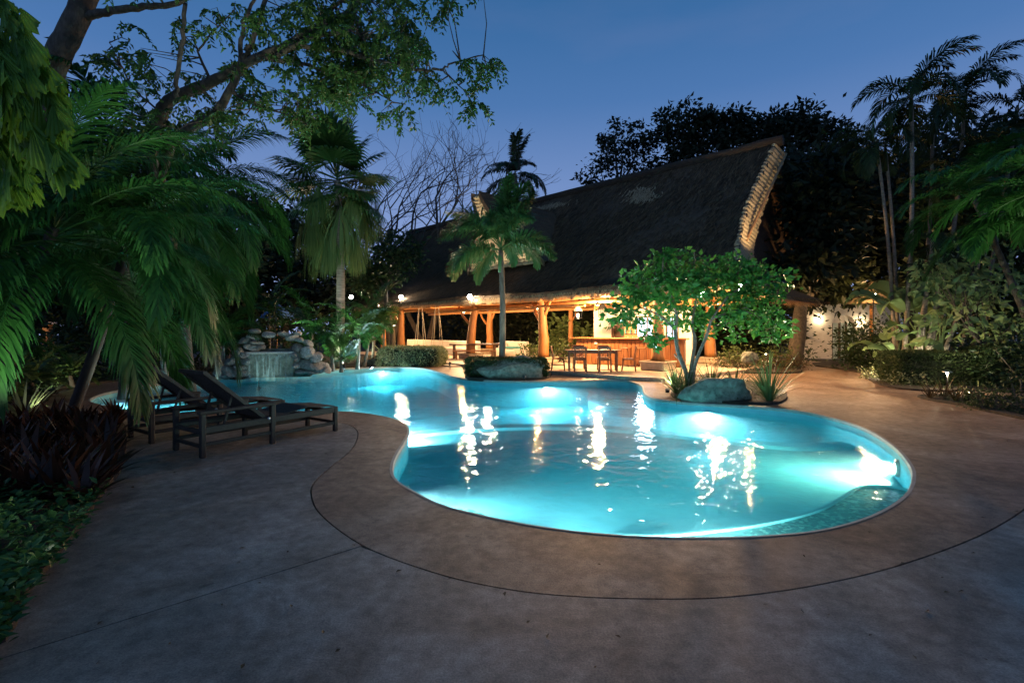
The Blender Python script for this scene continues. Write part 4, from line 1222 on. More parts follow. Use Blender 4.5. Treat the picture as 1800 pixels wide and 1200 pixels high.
def fanleaf(lp, r_, pitch, nseg=30, seed=0, droop=.5, spreadang=250, dead=False):
    r = random.Random(seed); mb = MB()
    p0 = Vector((0, 0, 0)); d = Vector((math.cos(pitch), 0, math.sin(pitch)))
    pts = [p0, p0 + d * lp * .5 + Vector((0, 0, .02)), p0 + d * lp - Vector((0, 0, .05 * lp))]
    mb.tube(pts, [.03, .024, .018], 5)
    h = pts[-1]; y = Vector((0, 1, 0)); nrm = d.cross(y).normalized() * -1
    if dead: d = Vector((math.cos(pitch) * .4, 0, -1)).normalized()
    for i in range(nseg):
        a = R(spreadang) * ((i + .5) / nseg - .5)
        u_ = (d * math.cos(a) + y * math.sin(a)).normalized()
        if dead: u_ = (u_ * .35 + Vector((r.gauss(0, .12), r.gauss(0, .15), -1))).normalized()
        Ls = r_ * (.80 + .2 * math.cos(a * .7)) * r.uniform(.92, 1.05)
        hw = R(spreadang) / nseg * .55
        side_ = (-d * math.sin(a) + y * math.cos(a)).normalized(); side_ = y if dead else side_
        fold = nrm * (.02 * (1 if i % 2 else -1))
        p1 = h + u_ * Ls * .5 + fold; p2 = h + (u_ + Vector((0, 0, -droop * .18))).normalized() * Ls * .78; p3 = h + (u_ + Vector((0, 0, -droop * .55))).normalized() * Ls
        w1 = side_ * (Ls * .5 * hw * .98) if not dead else y * .02; w2 = w1 * .75
        o = len(mb.v)
        mb.v += [tuple(h), tuple(p1 - w1), tuple(p1 + w1), tuple(p2 - w2), tuple(p2 + w2), tuple(p3)]
        mb.f += [(o, o + 2, o + 1), (o + 1, o + 2, o + 4, o + 3), (o + 3, o + 4, o + 5)]
    return mb.mesh('fan_leaf')
def palm(name, label, base, top, rad, m_trunk, fronds, group=None, rings=True, cat='palm tree', bulge=0.0):
    """fronds: list of (part name, mesh, azimuth, scale, dz)"""
    base = Vector(base); top = Vector(top)
    root = thing(name, label, cat, base, 0, group)
    tv = top - base; H = tv.length; N = max(6, int(H / .14)) if rings else 8
    pts = []; rr_ = []
    for i in range(N + 1):
        t = i / N; bow = math.sin(math.pi * t) * .03 * H
        pts.append(tv * t + Vector((bow * .5, 0, 0)) - Vector((0, 0, .05 * (1 - t))))
        rr_.append(rad * (1.18 - .35 * t + bulge * math.sin(math.pi * t) + (.06 if (rings and i % 2) else 0) + (.3 if i == 0 else 0)))
    obj('trunk', MB().tube(pts, rr_, 10), m_trunk, root, True)
    for nm, me, az, s, dz in fronds:
        o = link(nm, me, root); o.location = tv + Vector((0, 0, dz)); o.rotation_euler = (rs.gauss(0, .06), rs.gauss(0, .05), az); o.scale = (s, s, s)
    return root
def withmat(me, m): me.materials.append(m); return me
def blades(name, label, base, n, L, W, m, rng, spread=.9, droop=.7, group=None, cat='plant', r0=.06, part='leaf_blades'):
    root = thing(name, label, cat, base, 0, group); mb = MB()
    for i in range(n):
        az = rng.uniform(0, 2 * math.pi); el = R(90) - spread * rng.random() ** .7; l_ = L * rng.uniform(.6, 1.1)
        h = Vector((math.cos(az), math.sin(az), 0)); s_ = Vector((-h.y, h.x, 0))
        p = h * r0 * rng.random(); rows_ = []
        for k in range(6):
            t = k / 5; w = W * .5 * (1 - t ** 2.2) * (.7 + .6 * min(t * 3, 1)) * .75
            rows_.append((p - s_ * w, p + s_ * w)); e_ = el - droop * t * (1.2 - el / 2)
            p = p + (h * math.cos(e_) + Vector((0, 0, math.sin(e_)))) * l_ / 5
        mb.strip(rows_)
    obj(part, mb, m, root); return root
def ell(u, v, d, ru, rv, n, dep=None):
    k = d / FPX; p = P(u, v, d); return (p, (ru * k, (dep or ru) * k, rv * k), n)

rng = np.random.default_rng(5)
def spotlight(p, target, power, col, label, ang=75, r=.06, stake=None):
    p = Vector(p); d = (Vector(target) - p).normalized()
    root = thing('garden_spotlight', label, 'spotlight', p, 0, 'small garden spotlights among the plants')
    obj('stake', MB().tube([(0, 0, -(stake or p.z)), (0, 0, .0)], .012, 5), M['metal'], root)
    obj('housing', MB().lathe(-d * .10, [(.03, 0), (.05, .02), (.055, .12), (.06, .13)], 10, d), M['metal'], root)
    obj('lens', MB().lathe(d * .004, [(.05, 0), (.03, .012)], 10, d), emis('spot_lens', col, 4), root)
    lamp_spot(root, d * .06, d, power, col, ang, r)
    return root
WHT = (1, .95, .82)

# beds of soil on the deck ------------------------------------------------
def bed(pts, z=.05):
    struct('planting_bed', MB().prism([catmull(pts, 4, True)], -.04, z), M['soil'])
bed([G(-40, 1150), G(48, 1045), G(95, 988), G(150, 912), G(192, 855), G(216, 820), G(222, 765), G(205, 744), G(100, 747), G(0, 754), G(-320, 764), G(-500, 900), G(-500, 1150)])
bed([G(-900, 760), G(30, 728), G(78, 714), G(112, 682), G(230, 668), G(320, 664), G(385, 662), G(400, 640), G(200, 636), G(-900, 636)], .04)
bed([G(395, 663), G(480, 656.5), G(560, 649.5), G(640, 644.5), G(700, 643), G(770, 644), G(770, 628), G(640, 624), G(380, 630)], .05)
bed([G(1514, 656), G(1546, 677), G(1622, 687.5), G(1720, 688), G(1810, 691), G(2500, 712), G(2500, 636), G(1500, 636)], .05)
bed([G(1612, 698), G(1700, 716), G(1800, 738), G(2100, 800), G(2300, 760), G(1900, 712), G(1700, 696)], .05)
bed([G(1180, 690), G(1200, 703), G(1262, 708), G(1330, 711), G(1374, 708), G(1378, 692), G(1320, 672), G(1220, 668)], .05)
bed([G(818, 664), G(860, 668), G(950, 667), G(968, 660), G(960, 650), G(840, 650)], .06)
bed([G(1268, 650), G(1300, 656), G(1400, 656), G(1406, 648), G(1390, 636), G(1300, 636)], .06)

spotlight(F(7.0, -4.2, .25), F(8.5, -1.0, 6.3), 3200, (1, .84, .6), 'small spotlight by the patio steps shining up at the pale pointed gable', 60)
spotlight(F(-4.5, -1.0, 3.0), F(-2.6, 2.0, 6.1), 1600, (1, .70, .38), 'small spotlight above the side canopy shining up at the right gable edge of the pavilion', 31, stake=.2)
# ---------------------------------------------------------------- fan palm
fan_live = [withmat(fanleaf(1.3, 1.5, R(a), 30, i, .45), M['lf_fan']) for i, a in enumerate((78, 60, 40, 20, 2, -18, -35))]
fan_dead = [withmat(fanleaf(1.45, 1.9, R(a), 40, 20 + i, .8, 200, True), M['lf_dead']) for i, a in enumerate((-8, -28, -50))]
fr_ = []
for i in range(46):
    k = i % 7; fr_.append(('fan_leaf', fan_live[k], i * 2.4 + rs.gauss(0, .2), rs.uniform(.88, 1.12), .25 - .06 * k))
for i in range(30):
    fr_.append(('dead_leaf', fan_dead[i % 3], i * 2.399, rs.uniform(.85, 1.15), -.35 - .5 * (i % 3) * .6))
FPb = Vector(P(595, 640, 20.5)); FPb.z = 0; FPt = P(593, 318, 20.5)
palm('fan_palm', 'tall fan palm with a pale hanging skirt of old leaves left of the pavilion', FPb, FPt, .17, M['palmtrunk'], fr_)
spotlight(FPb + Vector((.9, -1.9, .25)), FPt + Vector((0, 0, -.8)), 1500, (1, .95, .75), 'small spotlight shining up the trunk of the fan palm', 60)
spotlight(FPb + Vector((-1.2, -1.6, .25)), FPt + Vector((-.2, 0, .4)), 900, (.85, 1, .8), 'small spotlight beside the waterfall aimed at the fan palm crown', 50)

# ---------------------------------------------------------------- foxtail palm in the planter
fox = [withmat(frond(1.75, R(a), R(b), 150, .42, .03, .25, 0, 40 + i, True, .2), M['lf_fox']) for i, (a, b) in enumerate(((84, 55), (68, 75), (52, 90), (34, 95), (14, 85)))]
FXb = Vector(P(881, 660, 16.4)); FXb.z = .05; FXt = P(880, 440, 16.4)
fr_ = [('frond', fox[i % 5], i * 2.399 + .4, rs.uniform(1.2, 1.45), .12 - .03 * (i % 5)) for i in range(20)]
fx = palm('foxtail_palm', 'slim foxtail palm with plump fronds growing from the low round planter', FXb, FXt, .095, M['bark'], fr_)
obj('crownshaft', MB().tube([FXt - FXb + Vector((0, 0, -.75)), FXt - FXb + Vector((0, 0, -.3)), FXt - FXb + Vector((0, 0, .1))], [.085, .095, .05], 10), M['lf_fox'], fx, True)
spotlight(FXb + Vector((.75, -1.15, .1)), FXt + Vector((.2, 0, .2)), 230, (.9, 1, .8), 'small spotlight at the foot of the foxtail palm', 70)
hedge_box('planter_hedge', 'low dark clipped hedge ringing the foxtail palm behind the grey boulder', (FXb.x + .18, FXb.y + .05, .05), (2.75, 1.35, .60), 0, 7000, .07, M['lf_dark'], rng)

# ---------------------------------------------------------------- small lit tree with several stems
T = Vector(P(1214, 690, 11.5)); T.z = .05
st = thing('small_tree', 'small bright green tree with several pale stems by the pool boulder', 'tree', T)
def tw(u, v, d): return P(u, v, d) - T
stems = [([(1212, 690, 11.5), (1208, 660, 11.5), (1192, 618, 11.45), (1187, 580, 11.4), (1190, 555, 11.3), (1180, 520, 11.2)], .06),
         ([(1214, 690, 11.5), (1216, 640, 11.5), (1222, 600, 11.6), (1217, 570, 11.6), (1225, 520, 11.7)], .055),
         ([(1216, 690, 11.5), (1222, 640, 11.4), (1242, 590, 11.3), (1252, 560, 11.2), (1280, 520, 11.1)], .045),
         ([(1210, 672, 11.5), (1200, 640, 11.7), (1185, 622, 11.9)], .04), ([(1187, 580, 11.4), (1160, 555, 11.2), (1125, 540, 11.0)], .03), ([(1252, 560, 11.2), (1300, 545, 11.3), (1340, 560, 11.4)], .03),
         ([(1280, 520, 11.1), (1330, 490, 11.1), (1375, 485, 11.0)], .022), ([(1180, 520, 11.2), (1165, 480, 11.1), (1168, 445, 11.0)], .025), ([(1225, 520, 11.7), (1222, 470, 11.7), (1220, 440, 11.6)], .022)]
mb = MB()
for pts, r in stems:
    c = catmull([tw(*q) for q in pts], 4); mb.tube(c, [r * (1 - .55 * i / (len(c) - 1)) for i in range(len(c))], 8)
obj('trunk', mb, M['palebark'], st, True)
SBL = [(1120, 545, 11.2, 42, 42, 15), (1130, 500, 11.3, 40, 30, 13), (1165, 465, 11.1, 26, 26, 9), (1190, 510, 11.2, 52, 38, 18), (1220, 462, 11.6, 24, 28, 9), (1250, 500, 11.4, 48, 34, 16),
       (1300, 478, 11.2, 40, 28, 12), (1345, 500, 11.1, 46, 26, 13), (1310, 540, 11.2, 50, 36, 15), (1350, 578, 11.3, 36, 24, 9), (1275, 570, 11.5, 34, 34, 9), (1155, 590, 11.2, 26, 20, 6), (1215, 555, 11.9, 34, 26, 8), (1290, 505, 11.9, 44, 40, 10), (1180, 545, 12.0, 40, 30, 9)]
bl = []
for u, v, d, a, b, k in SBL:
    c, r, n_ = ell(u, v, d, a, b, k, a * .8); bl.append((np.array(c - T), np.array(r), n_))
Vv, tips = crown_leaves(bl, 27, .14, rng, .64, .35, .30)
obj('crown', leaves_mesh('crown', Vv), M['lf_bright'], st)
mb = MB()
for (c, r, n_), tp in zip(bl, tips):
    c = Vector(c)
    for q in tp[:6]: mb.tube([c, lerp(c, Vector(q), .5) + Vector((0, 0, .03)), Vector(q)], [.010, .007, .003], 4)
obj('twigs', mb, M['palebark'], st, kind='stuff')
spotlight(G(1172, 692) + Vector((.1, .25, .06)), P(1190, 500, 11.4), 420, (.95, 1, .85), 'small spotlight left of the boulder shining up into the small lit tree', 85)
spotlight(G(1378, 693) + Vector((0, 0, .06)), P(1310, 505, 11.3), 420, (.95, 1, .85), 'small spotlight right of the spiky plant shining into the small lit tree', 85)
# spiky plants round the boulder
for u, v, n_, L, m, lb in ((1208, 697, 60, .62, 'lf_strapdark', 'dark spiky strap plant left of the boulder under the small tree'), (1190, 694, 60, .6, 'lf_strap', 'spiky strap plant at the far left of the boulder bed'), (1250, 690, 55, .60, 'lf_strapdark', 'dark spiky strap plant behind the middle of the boulder'),
                           (1292, 690, 45, .55, 'lf_strapdark', 'dark spiky strap plant behind the right of the boulder'), (1352, 708, 85, .78, 'lf_strap', 'bright green spiky strap plant right of the boulder')):
    blades('strap_plant', lb, G(u, v) + Vector((0, 0, .03)), n_, L * 1.55, .036, M[m], rng, .95, .7, 'spiky strap plants round the pool boulder')
blades('strap_plant', 'thin trailing grassy plant at the left end of the boulder', G(1188, 702) + Vector((0, 0, .02)), 30, .55, .02, M['lf_strapdark'], rng, 1.5, 1.2, 'spiky strap plants round the pool boulder')

# ---------------------------------------------------------------- planting by the patio
hedge_box('clipped_hedge', 'clipped pale leaved hedge at the far pool edge left of the patio steps', G(722, 644) + Vector((0, .3, 0)), (2.9, 1.2, .85), R(-6), 8500, .085, M['lf_varieg'], rng)
blades('variegated_plant', 'spiky cream and green plant above the clipped hedge', G(682, 640) + Vector((0, .3, 0)), 60, 1.25, .09, M['lf_varieg'], rng, 1.0, .6)
spotlight(G(648, 650) + Vector((.0, .35, .1)), P(690, 605, 21.5), 60, WHT, 'small spotlight beside the clipped hedge', 90)
for u, v, d, lb in ((975, 626, 22.5, 'pale leafy plant at the foot of the forked log post'), (1000, 590, 27, 'broad leaved plant behind the forked log post'), (930, 622, 24, 'leafy plant beside the round sofa')):
    b = P(u, v, d); b.z = PZ
    shrub('leafy_plant', lb, b, [(b + Vector((0, 0, .45)), (.75, .5, .5), 14)], 22, .16, M['lf_hedge'], rng)
b = P(1010, 600, 29); b.z = PZ
shrub('leafy_plant', 'tall broad leaved plants behind the pavilion under the pale lantern', b, [(b + Vector((0, 0, 1.2)), (1.6, .6, 1.0), 26)], 20, .32, M['lf_paddle'], rng)
for u, v, lb in ((1290, 650, 'low reddish bush by the path left of the fern'), (1342, 650, 'low reddish bush by the path in the middle'), (1388, 650, 'low reddish bush at the right end of the path bed')):
    b = G(u, v); shrub('low_bush', lb, b, [(b + Vector((0, .2, .22)), (.75, .5, .26), 22)], 34, .07, M['lf_red'], rng, 'low reddish bushes by the path')
for u, v, d, rx, h, lb in ((1305, 600, 19, .7, .9, 'pale shrub behind the small rock'), (1372, 608, 20, .8, 1.0, 'feathery plant beside the path bed'), (1395, 590, 21.5, .8, 1.3, 'dark bush in front of the arched building')):
    b = P(u, v, d); b.z = .03; shrub('leafy_plant', lb, b, [(b + Vector((0, 0, h * .55)), (rx, .5, h * .5), 20)], 26, .12, M['lf_hedge'], rng)

# ---------------------------------------------------------------- small palms by the waterfall
are = [withmat(frond(1.9, R(a), R(b), 34, .48, .035, .35, .3, 60 + i), M['lf_palm']) for i, (a, b) in enumerate(((82, 55), (68, 75), (55, 95), (38, 100)))]
def areca(label, base, h, nf, s, name='feather_palm', group='small feather palms left of the pavilion', meshes=None, mt=None):
    base = Vector(base); ms = meshes or are
    fr_ = [('frond', ms[i % len(ms)], i * 2.399 + rs.random(), s * rs.uniform(.8, 1.15), -.06 * (i % 4)) for i in range(nf)]
    return palm(name, label, base, base + Vector((rs.gauss(0, .1), 0, h)), .06 * max(s, .8), mt or M['palmtrunk'], fr_, group)
def gz(u, d, z=.03): p = P(u, 600, d); p.z = z; return p
areca('small feather palm right of the waterfall rocks', gz(585, 19), 1.0, 12, 1.0)
areca('small feather palm behind the waterfall rocks', gz(545, 21.5), 1.5, 12, 1.15)
areca('feather palm between the fan palm trunk and the hedge', gz(628, 20), 1.4, 12, 1.05)
areca('feather palm at the left end of the pavilion roof', gz(655, 23), 2.0, 12, 1.1)
areca('low feather palm left of the waterfall', gz(400, 19.5), 1.2, 12, 1.2)
areca('taller feather palm behind the blue parasol', gz(470, 24), 2.4, 14, 1.3)
smf = [withmat(fanleaf(.7, .52, R(a), 22, 80 + i, .3, 280), M['lf_fan']) for i, a in enumerate((80, 55, 35, 15))]
for u, d, h, lb in ((640, 21, 1.2, 'small fan palm beside the leftmost log post'), (600, 18.6, .5, 'small fan palm close to the pool edge'), (672, 23.5, 1.8, 'small fan palm under the left floodlight')):
    areca(lb, gz(u, d), h, 14, 1.0, 'small_fan_palm', 'small fan palms left of the pavilion', smf)
spotlight(G(600, 650) + Vector((0, .25, .12)), P(610, 590, 20), 260, (.9, 1, .7), 'small spotlight at the pool edge among the small palms', 110)
spotlight(G(545, 653) + Vector((0, .3, .12)), P(570, 560, 21), 260, (.8, 1, .7), 'small spotlight right of the waterfall rocks', 100)
spotlight(gz(630, 22.5, .2), P(670, 555, 24.5), 120, (.9, 1, .7), 'small spotlight behind the clipped hedge', 110)
spotlight(G(455, 668) + Vector((0, -.0, WL + .02 - .12)), P(478, 630, 17), 30, (.7, 1, .9), 'underwater spotlight lighting the waterfall rocks', 75)

# ---------------------------------------------------------------- left foreground palms
big = [withmat(frond(3.4, R(a), R(b), 84, .80, .036, .45, .12, 100 + i, tilt0=60, tilt1=20), M['lf_palm']) for i, (a, b) in enumerate(((66, 82), (48, 95), (32, 98), (14, 95), (-6, 78), (-28, 60)))]
def big_palm(label, base, top, n_, s, seed=0, az0=0.0):
    fr_ = [('frond', big[i % 6], az0 + i * 2.399 + rs.gauss(0, .12), s * rs.uniform(.85, 1.1), -.05 * (i % 6)) for i in range(n_)]
    return palm('feather_palm', label, base, top, .075, M['darktwig'], fr_, 'large feather palms left of the loungers')
big_palm('large dark feather palm overhanging the loungers from the left bed', gz(-70, 7.0), P(95, 400, 6.9), 26, .92, az0=.2)
big_palm('large dark feather palm with low fronds hanging over the lounger heads', gz(120, 8.5), P(225, 425, 8.0), 22, .78, az0=.9)
big_palm('large feather palm behind the loungers with fronds against the sky', gz(215, 11.4), P(215, 330, 10.9), 26, .92, az0=1.1)
big_palm('feather palm at the far left edge behind the cycads', gz(20, 10.5), P(20, 330, 10.2), 20, 1.0, az0=.7)
big_palm('feather palm standing left of the waterfall', gz(330, 17), P(320, 420, 16.8), 22, .72, az0=2.0)
big_palm('feather palm further back between the bed and the waterfall', gz(300, 18), P(330, 330, 16), 24, 1.25, az0=2.6)
spotlight(G(255, 735) + Vector((-.5, .3, .1)), P(150, 400, 6.6), 55, (.75, 1, .8), 'small spotlight near the pool tip shining up into the overhanging palm', 75)
spotlight(Vector((-5.3, 4.0, .75)), P(190, 390, 7.4), 300, (.8, 1, .75), 'small spotlight in the near left bed aimed at the overhanging palms', 75)
spotlight(G(60, 742) + Vector((0, .1, .1)), P(60, 300, 8), 20, (.9, 1, .7), 'small spotlight in the left bed under the palms', 90)

# fishtail palm, top left corner ---------------------------------------------
def fishtail_leaf(L, seed):
    r = random.Random(seed); mb = MB(); rows_ = 6
    # a wedge blade that widens to a ragged end, pleated
    nn_ = 9; grid = []
    for i in range(rows_ + 1):
        t = i / rows_; w = L * (.025 + .19 * t ** .9)
        row = []
        for k in range(nn_):
            x = (k / (nn_ - 1) - .5) * 2
            e_ = (1 + (r.uniform(-.34, .12) if i == rows_ else 0)) - .18 * abs(x) ** 1.5
            row.append(Vector((x * w, L * t * e_, (.02 * L if k % 2 else 0) - .10 * L * t * t)))
        grid.append(row)
    o = len(mb.v)
    for row in grid: mb.v += [tuple(p) for p in row]
    for i in range(rows_):
        for k in range(nn_ - 1):
            a = o + i * nn_ + k; mb.f.append((a, a + 1, a + nn_ + 1, a + nn_))
    return withmat(mb.mesh('leaflet'), M['lf_fish'])
fish = [fishtail_leaf(.31, 200 + i) for i in range(4)]
ft = thing('fishtail_palm', 'bright green fishtail palm with ragged wedge leaves in the top left corner', 'palm tree', gz(-130, 4.7))
fb = ft.location
obj('trunk', MB().tube([(0, 0, -.1), (.05, 0, 2), (.0, 0, 5.2)], [.09, .08, .06], 8), M['palmtrunk'], ft, True)
stalks = [((-130, 80, 4.7), (-20, 60, 4.5), (60, 120, 4.3), (110, 200, 4.25)), ((-130, 120, 4.7), (-40, 150, 4.4), (40, 210, 4.2), (110, 270, 4.1)),
          ((-130, 10, 4.7), (-30, -20, 4.5), (30, 40, 4.4), (60, 110, 4.3)), ((-130, 180, 4.7), (-50, 190, 4.3), (0, 250, 4.2), (30, 310, 4.1)), ((-130, 60, 4.7), (-60, 40, 4.2), (0, 110, 4.0), (25, 190, 4.0))]
mb = MB()
for sk in stalks:
    c = catmull([P(*q) - fb for q in sk], 6); mb.tube(c, [.022 * (1 - .8 * i / (len(c) - 1)) for i in range(len(c))], 5)
    for i in range(5, len(c)):
        for rep in range(5):
            o = link('leaflet', fish[rs.randrange(4)], ft); o.location = c[i] + Vector((rs.gauss(0, .04), rs.gauss(0, .06), rs.gauss(0, .03)))
            tg = (c[min(i + 1, len(c) - 1)] - c[i - 1]).normalized()
            d = (tg * .7 + Vector((rs.uniform(-.5, .7), rs.uniform(-.7, .2), -.75))).normalized()
            z = Vector((rs.gauss(0, .4), -1, rs.gauss(.3, .3))); x = d.cross(z).normalized(); z = x.cross(d)
            o.rotation_euler = Matrix((x, d, z)).transposed().to_euler(); s_ = rs.uniform(.75, 1.35); o.scale = (s_, s_, s_)
obj('leaf_stalks', mb, M['lf_fish'], ft)
spotlight(Vector((-4.2, 3.3, .25)), P(60, 160, 4.2), 190, (.95, 1, .7), 'small spotlight in the near bed under the fishtail palm', 60)

# cycads and shrubs in the left back bed
cyc = [withmat(frond(1.35, R(a), R(b), 24, .30, .06, .25, .35, 140 + i, tilt0=60, tilt1=30), M['lf_cycad']) for i, (a, b) in enumerate(((70, 70), (50, 80), (30, 60)))]
for u, d, s_, lb in ((60, 11.6, 1.0, 'lit cycad at the deck corner left of the pool tip'), (128, 13.6, .85, 'small cycad behind the deck left of the pool tip'), (-10, 10.2, 1.0, 'cycad at the left picture edge beside the deck'), (20, 13.2, 1.1, 'cycad behind the deck further back')):
    areca(lb, gz(u, d), .35, 13, s_, 'cycad', 'cycads in the left back bed', cyc, M['bark'])
b = G(30, 748); blades('grassy_plant', 'pale feathery plant at the left bed corner beside the deck', b + Vector((0, .1, 0)), 40, .9, .05, M['lf_varieg'], rng, 1.35, 1.0)
spotlight(gz(95, 12.3, .1), gz(70, 13.0, .8), 130, (1, 1, .75), 'small spotlight beside the lit cycad', 120)

for u, d_, h, s_, nf, lb in (                             (-60, 8.4, 1.3, 1.0, 16, 'dark feather palm clump at the left picture edge'), (290, 12.6, 1.3, 1.2, 16, 'dark feather palm clump left of the pool tip'), (390, 16.8, 1.0, 1.0, 12, 'dark feather palm clump beside the left end of the waterfall')):
    areca(lb, gz(u, d_, .05), h, nf, s_, 'feather_palm', 'dark feather palm clumps in the left beds')
# near bed: ti plants, ground cover, long leaf
ti = []
def make_ti(label, base):
    root = blades('ti_plant', label, base, 22, .52, .085, M['lf_ti'], rng, 1.0, .8, 'dark red ti plants in the near left bed', 'plant', .05, 'leaves')
    mb = MB().tube([(0, 0, 0), (.01, 0, .16)], .018, 5); obj('stem', mb, M['bark'], root); return root
TIL = 'dark red strap leaved ti plant massed in the near left bed'
protos = [make_ti('dark red ti plant in the near left bed ' + w_, G(*q)) for w_, q in (('at the back nearest the loungers', (205, 752)), ('at the back in the middle', (150, 754)), ('at the back left', (90, 757)))]
for p_ in protos: p_.location.z = .05
spots = []
ORD = 'first second third fourth fifth sixth seventh eighth ninth tenth eleventh'.split()
RN = 'second third fourth fifth sixth seventh front'.split()
for ri, v in enumerate((757, 772, 790, 812, 836, 862, 880)):
    row = []
    for u in range(-60, 215, 28 if v < 800 else 34):
        uu = u + rs.uniform(-9, 9); lim = 212 - max(0, v - 800) * .75
        if uu < lim: row.append((uu, v + rs.uniform(-5, 5)))
    row.sort(reverse=True)
    for q, (uu, vv) in enumerate(row): spots.append((uu, vv, f'dark red ti plant, {ORD[q]} from the deck in the {RN[ri]} row of the left bed'))
for i, (u, v, lab) in enumerate(spots):
    p = G(u, v, .05); copy_thing(protos[i % 3], p, rs.uniform(0, 6.28), label=lab, sc=rs.uniform(.75, 1.1))
N = 4600; us = rng.uniform(-160, 190, N); vsx = rng.uniform(876, 1180, N)
pos = []
for u, v in zip(us, vsx):
    if u < 186 - (v - 880) * .72: 
        p = G(u, v, .05); pos.append((p.x, p.y, .05))
pos = np.array(pos); hgt = np.array([.10 + .14 * (noise.noise(Vector((a[0] * 3, a[1] * 3, 0))) + .5) for a in pos])
pos[:, 2] += hgt * rng.uniform(.2, 1.1, len(pos)); pos += rng.normal(size=pos.shape) * .02
d = unit(rng.normal(size=pos.shape) * [1, 1, .35] + [0, 0, .25]); ll = rng.uniform(.05, .10, len(pos))
up = np.tile([0., 0, 1], (len(pos), 1))
gc = obj('ground_cover', leaves_mesh('ground_cover', leaf_arrays(pos, d, ll, ll * .55, rng, .15, up)), M['lf_cover'])
tag(gc, 'small leaved green ground cover spilling over the near left deck edge', 'ground cover', kind='stuff')
lgf = thing('arching_leaf_plant', 'plant with one long arching pale green leaf reaching in from the left edge', 'plant', Vector((-5.2, 3.9, .05)))
c = catmull([(0, 0, .0), P(-200, 890, 3.9) - lgf.location, P(-60, 918, 3.85) - lgf.location, P(0, 934, 3.82) - lgf.location, P(60, 952, 3.8) - lgf.location, P(99, 974, 3.78) - lgf.location], 5)
wv = [.006 + .058 * math.sin(math.pi * min(max((i / (len(c) - 1) - .2) / .8, 0), 1)) ** .6 for i in range(len(c))]
mb = MB(); up_ = Vector((.1, -.5, .85)).normalized(); sdv = [(c[min(i + 1, len(c) - 1)] - c[max(i - 1, 0)]).cross(up_).normalized() for i in range(len(c))]
mb.strip([(p - s_ * w + up_ * w * .3, p) for p, s_, w in zip(c, sdv, wv)]); mb.strip([(p, p + s_ * w + up_ * w * .3) for p, s_, w in zip(c, sdv, wv)])
obj('long_leaf', mb, M['lf_strap'], lgf, True)
obj('stem', MB().tube([(0, 0, -.05), (0, 0, .2)], .03, 6), M['bark'], lgf)
spotlight(Vector((-4.6, 2.9, .45)), G(80, 960, .2), 60, (.95, 1, .8), 'small spotlight among the near left ground cover', 90)

# ---------------------------------------------------------------- big leafy trees overhead, top left
def limb_tree(name, label, base, limbs_, leafpts, per, m, L=.10, group=None):
    base = Vector(base); root = thing(name, label, 'tree', base, 0, group); mb = MB(); tipsl = []
    for pts, r0, r1 in limbs_:
        c = catmull([P(*q) - base for q in pts], 5)
        mb.tube([p + Vector((rs.gauss(0, .012), rs.gauss(0, .012), rs.gauss(0, .012))) for p in c], [r0 + (r1 - r0) * i / (len(c) - 1) for i in range(len(c))], 8)
        tipsl.append(c)
    allp = [p for c in tipsl for p in c]
    out = []
    for (u, v, d, ru, rv, n_) in leafpts:
        for _ in range(max(3, int(n_ * (.62 if u > 480 else .42)))):
            a = rs.gauss(0, .5); b_ = rs.gauss(0, .5)
            q = P(u + a * ru, v + b_ * rv, d + rs.gauss(0, .45)) - base
            near_ = min(allp, key=lambda p: (p - q).length)
            if rs.random() < .62:
                md = lerp(near_, q, .5) + Vector((rs.gauss(0, .08), rs.gauss(0, .08), rs.gauss(.03, .06)))
                mb.tube([near_, md, q], [.014, .009, .004], 4, cap=False)
            # compound leaf: drooping rachises with paired leaflets
            for _k in range(rs.randint(2, 4)):
                az = rs.uniform(0, 6.28); dr = Vector((math.cos(az), math.sin(az), rs.uniform(-1.1, -.1))).normalized()
                l_ = rs.uniform(.2, .38); nl = rs.randint(5, 8)
                for i in range(nl):
                    t = (i + 1) / nl; p = q + dr * l_ * t + Vector((0, 0, -.10 * t * t))
                    sd = dr.cross(Vector((rs.gauss(0, .3), rs.gauss(0, .3), 1))).normalized()
                    for sg in (-1, 1):
                        dd_ = (sd * sg + dr * .6 + Vector((0, 0, -.55))).normalized(); out.append((p, dd_))
    obj('trunk', mb, M['bark'], root, True)
    pos = np.array([tuple(p) for p, _ in out]); d = np.array([tuple(q) for _, q in out]); d = unit(d + rng.normal(size=d.shape) * .2)
    ll = L * rng.uniform(.7, 1.25, len(pos))
    obj('crown', leaves_mesh('crown', leaf_arrays(pos, d, ll, ll * .5, rng)), m, root)
    return root
D1 = 8.6
limb_tree('leaning_tree', 'thick leaning trunk with a long side branch crossing the top left sky', gz(-70, 9.4, 0),
          [([(-70, 760, 9.4), (-30, 500, 9.2), (50, 260, 8.8), (95, 120, 8.6), (130, 40, 8.5), (165, -40, 8.4), (220, -140, 8.2)], .24, .16),
           ([(150, 30, 8.5), (185, 22, 8.4), (240, 14, 8.3), (300, 8, 8.3), (345, -8, 8.2)], .075, .035), ([(325, 8, 8.3), (322, 70, 8.3), (312, 140, 8.4), (310, 170, 8.6)], .035, .04)],
          [(260, -60, 8, 160, 50, 40)], 8, M['lf_tree'])
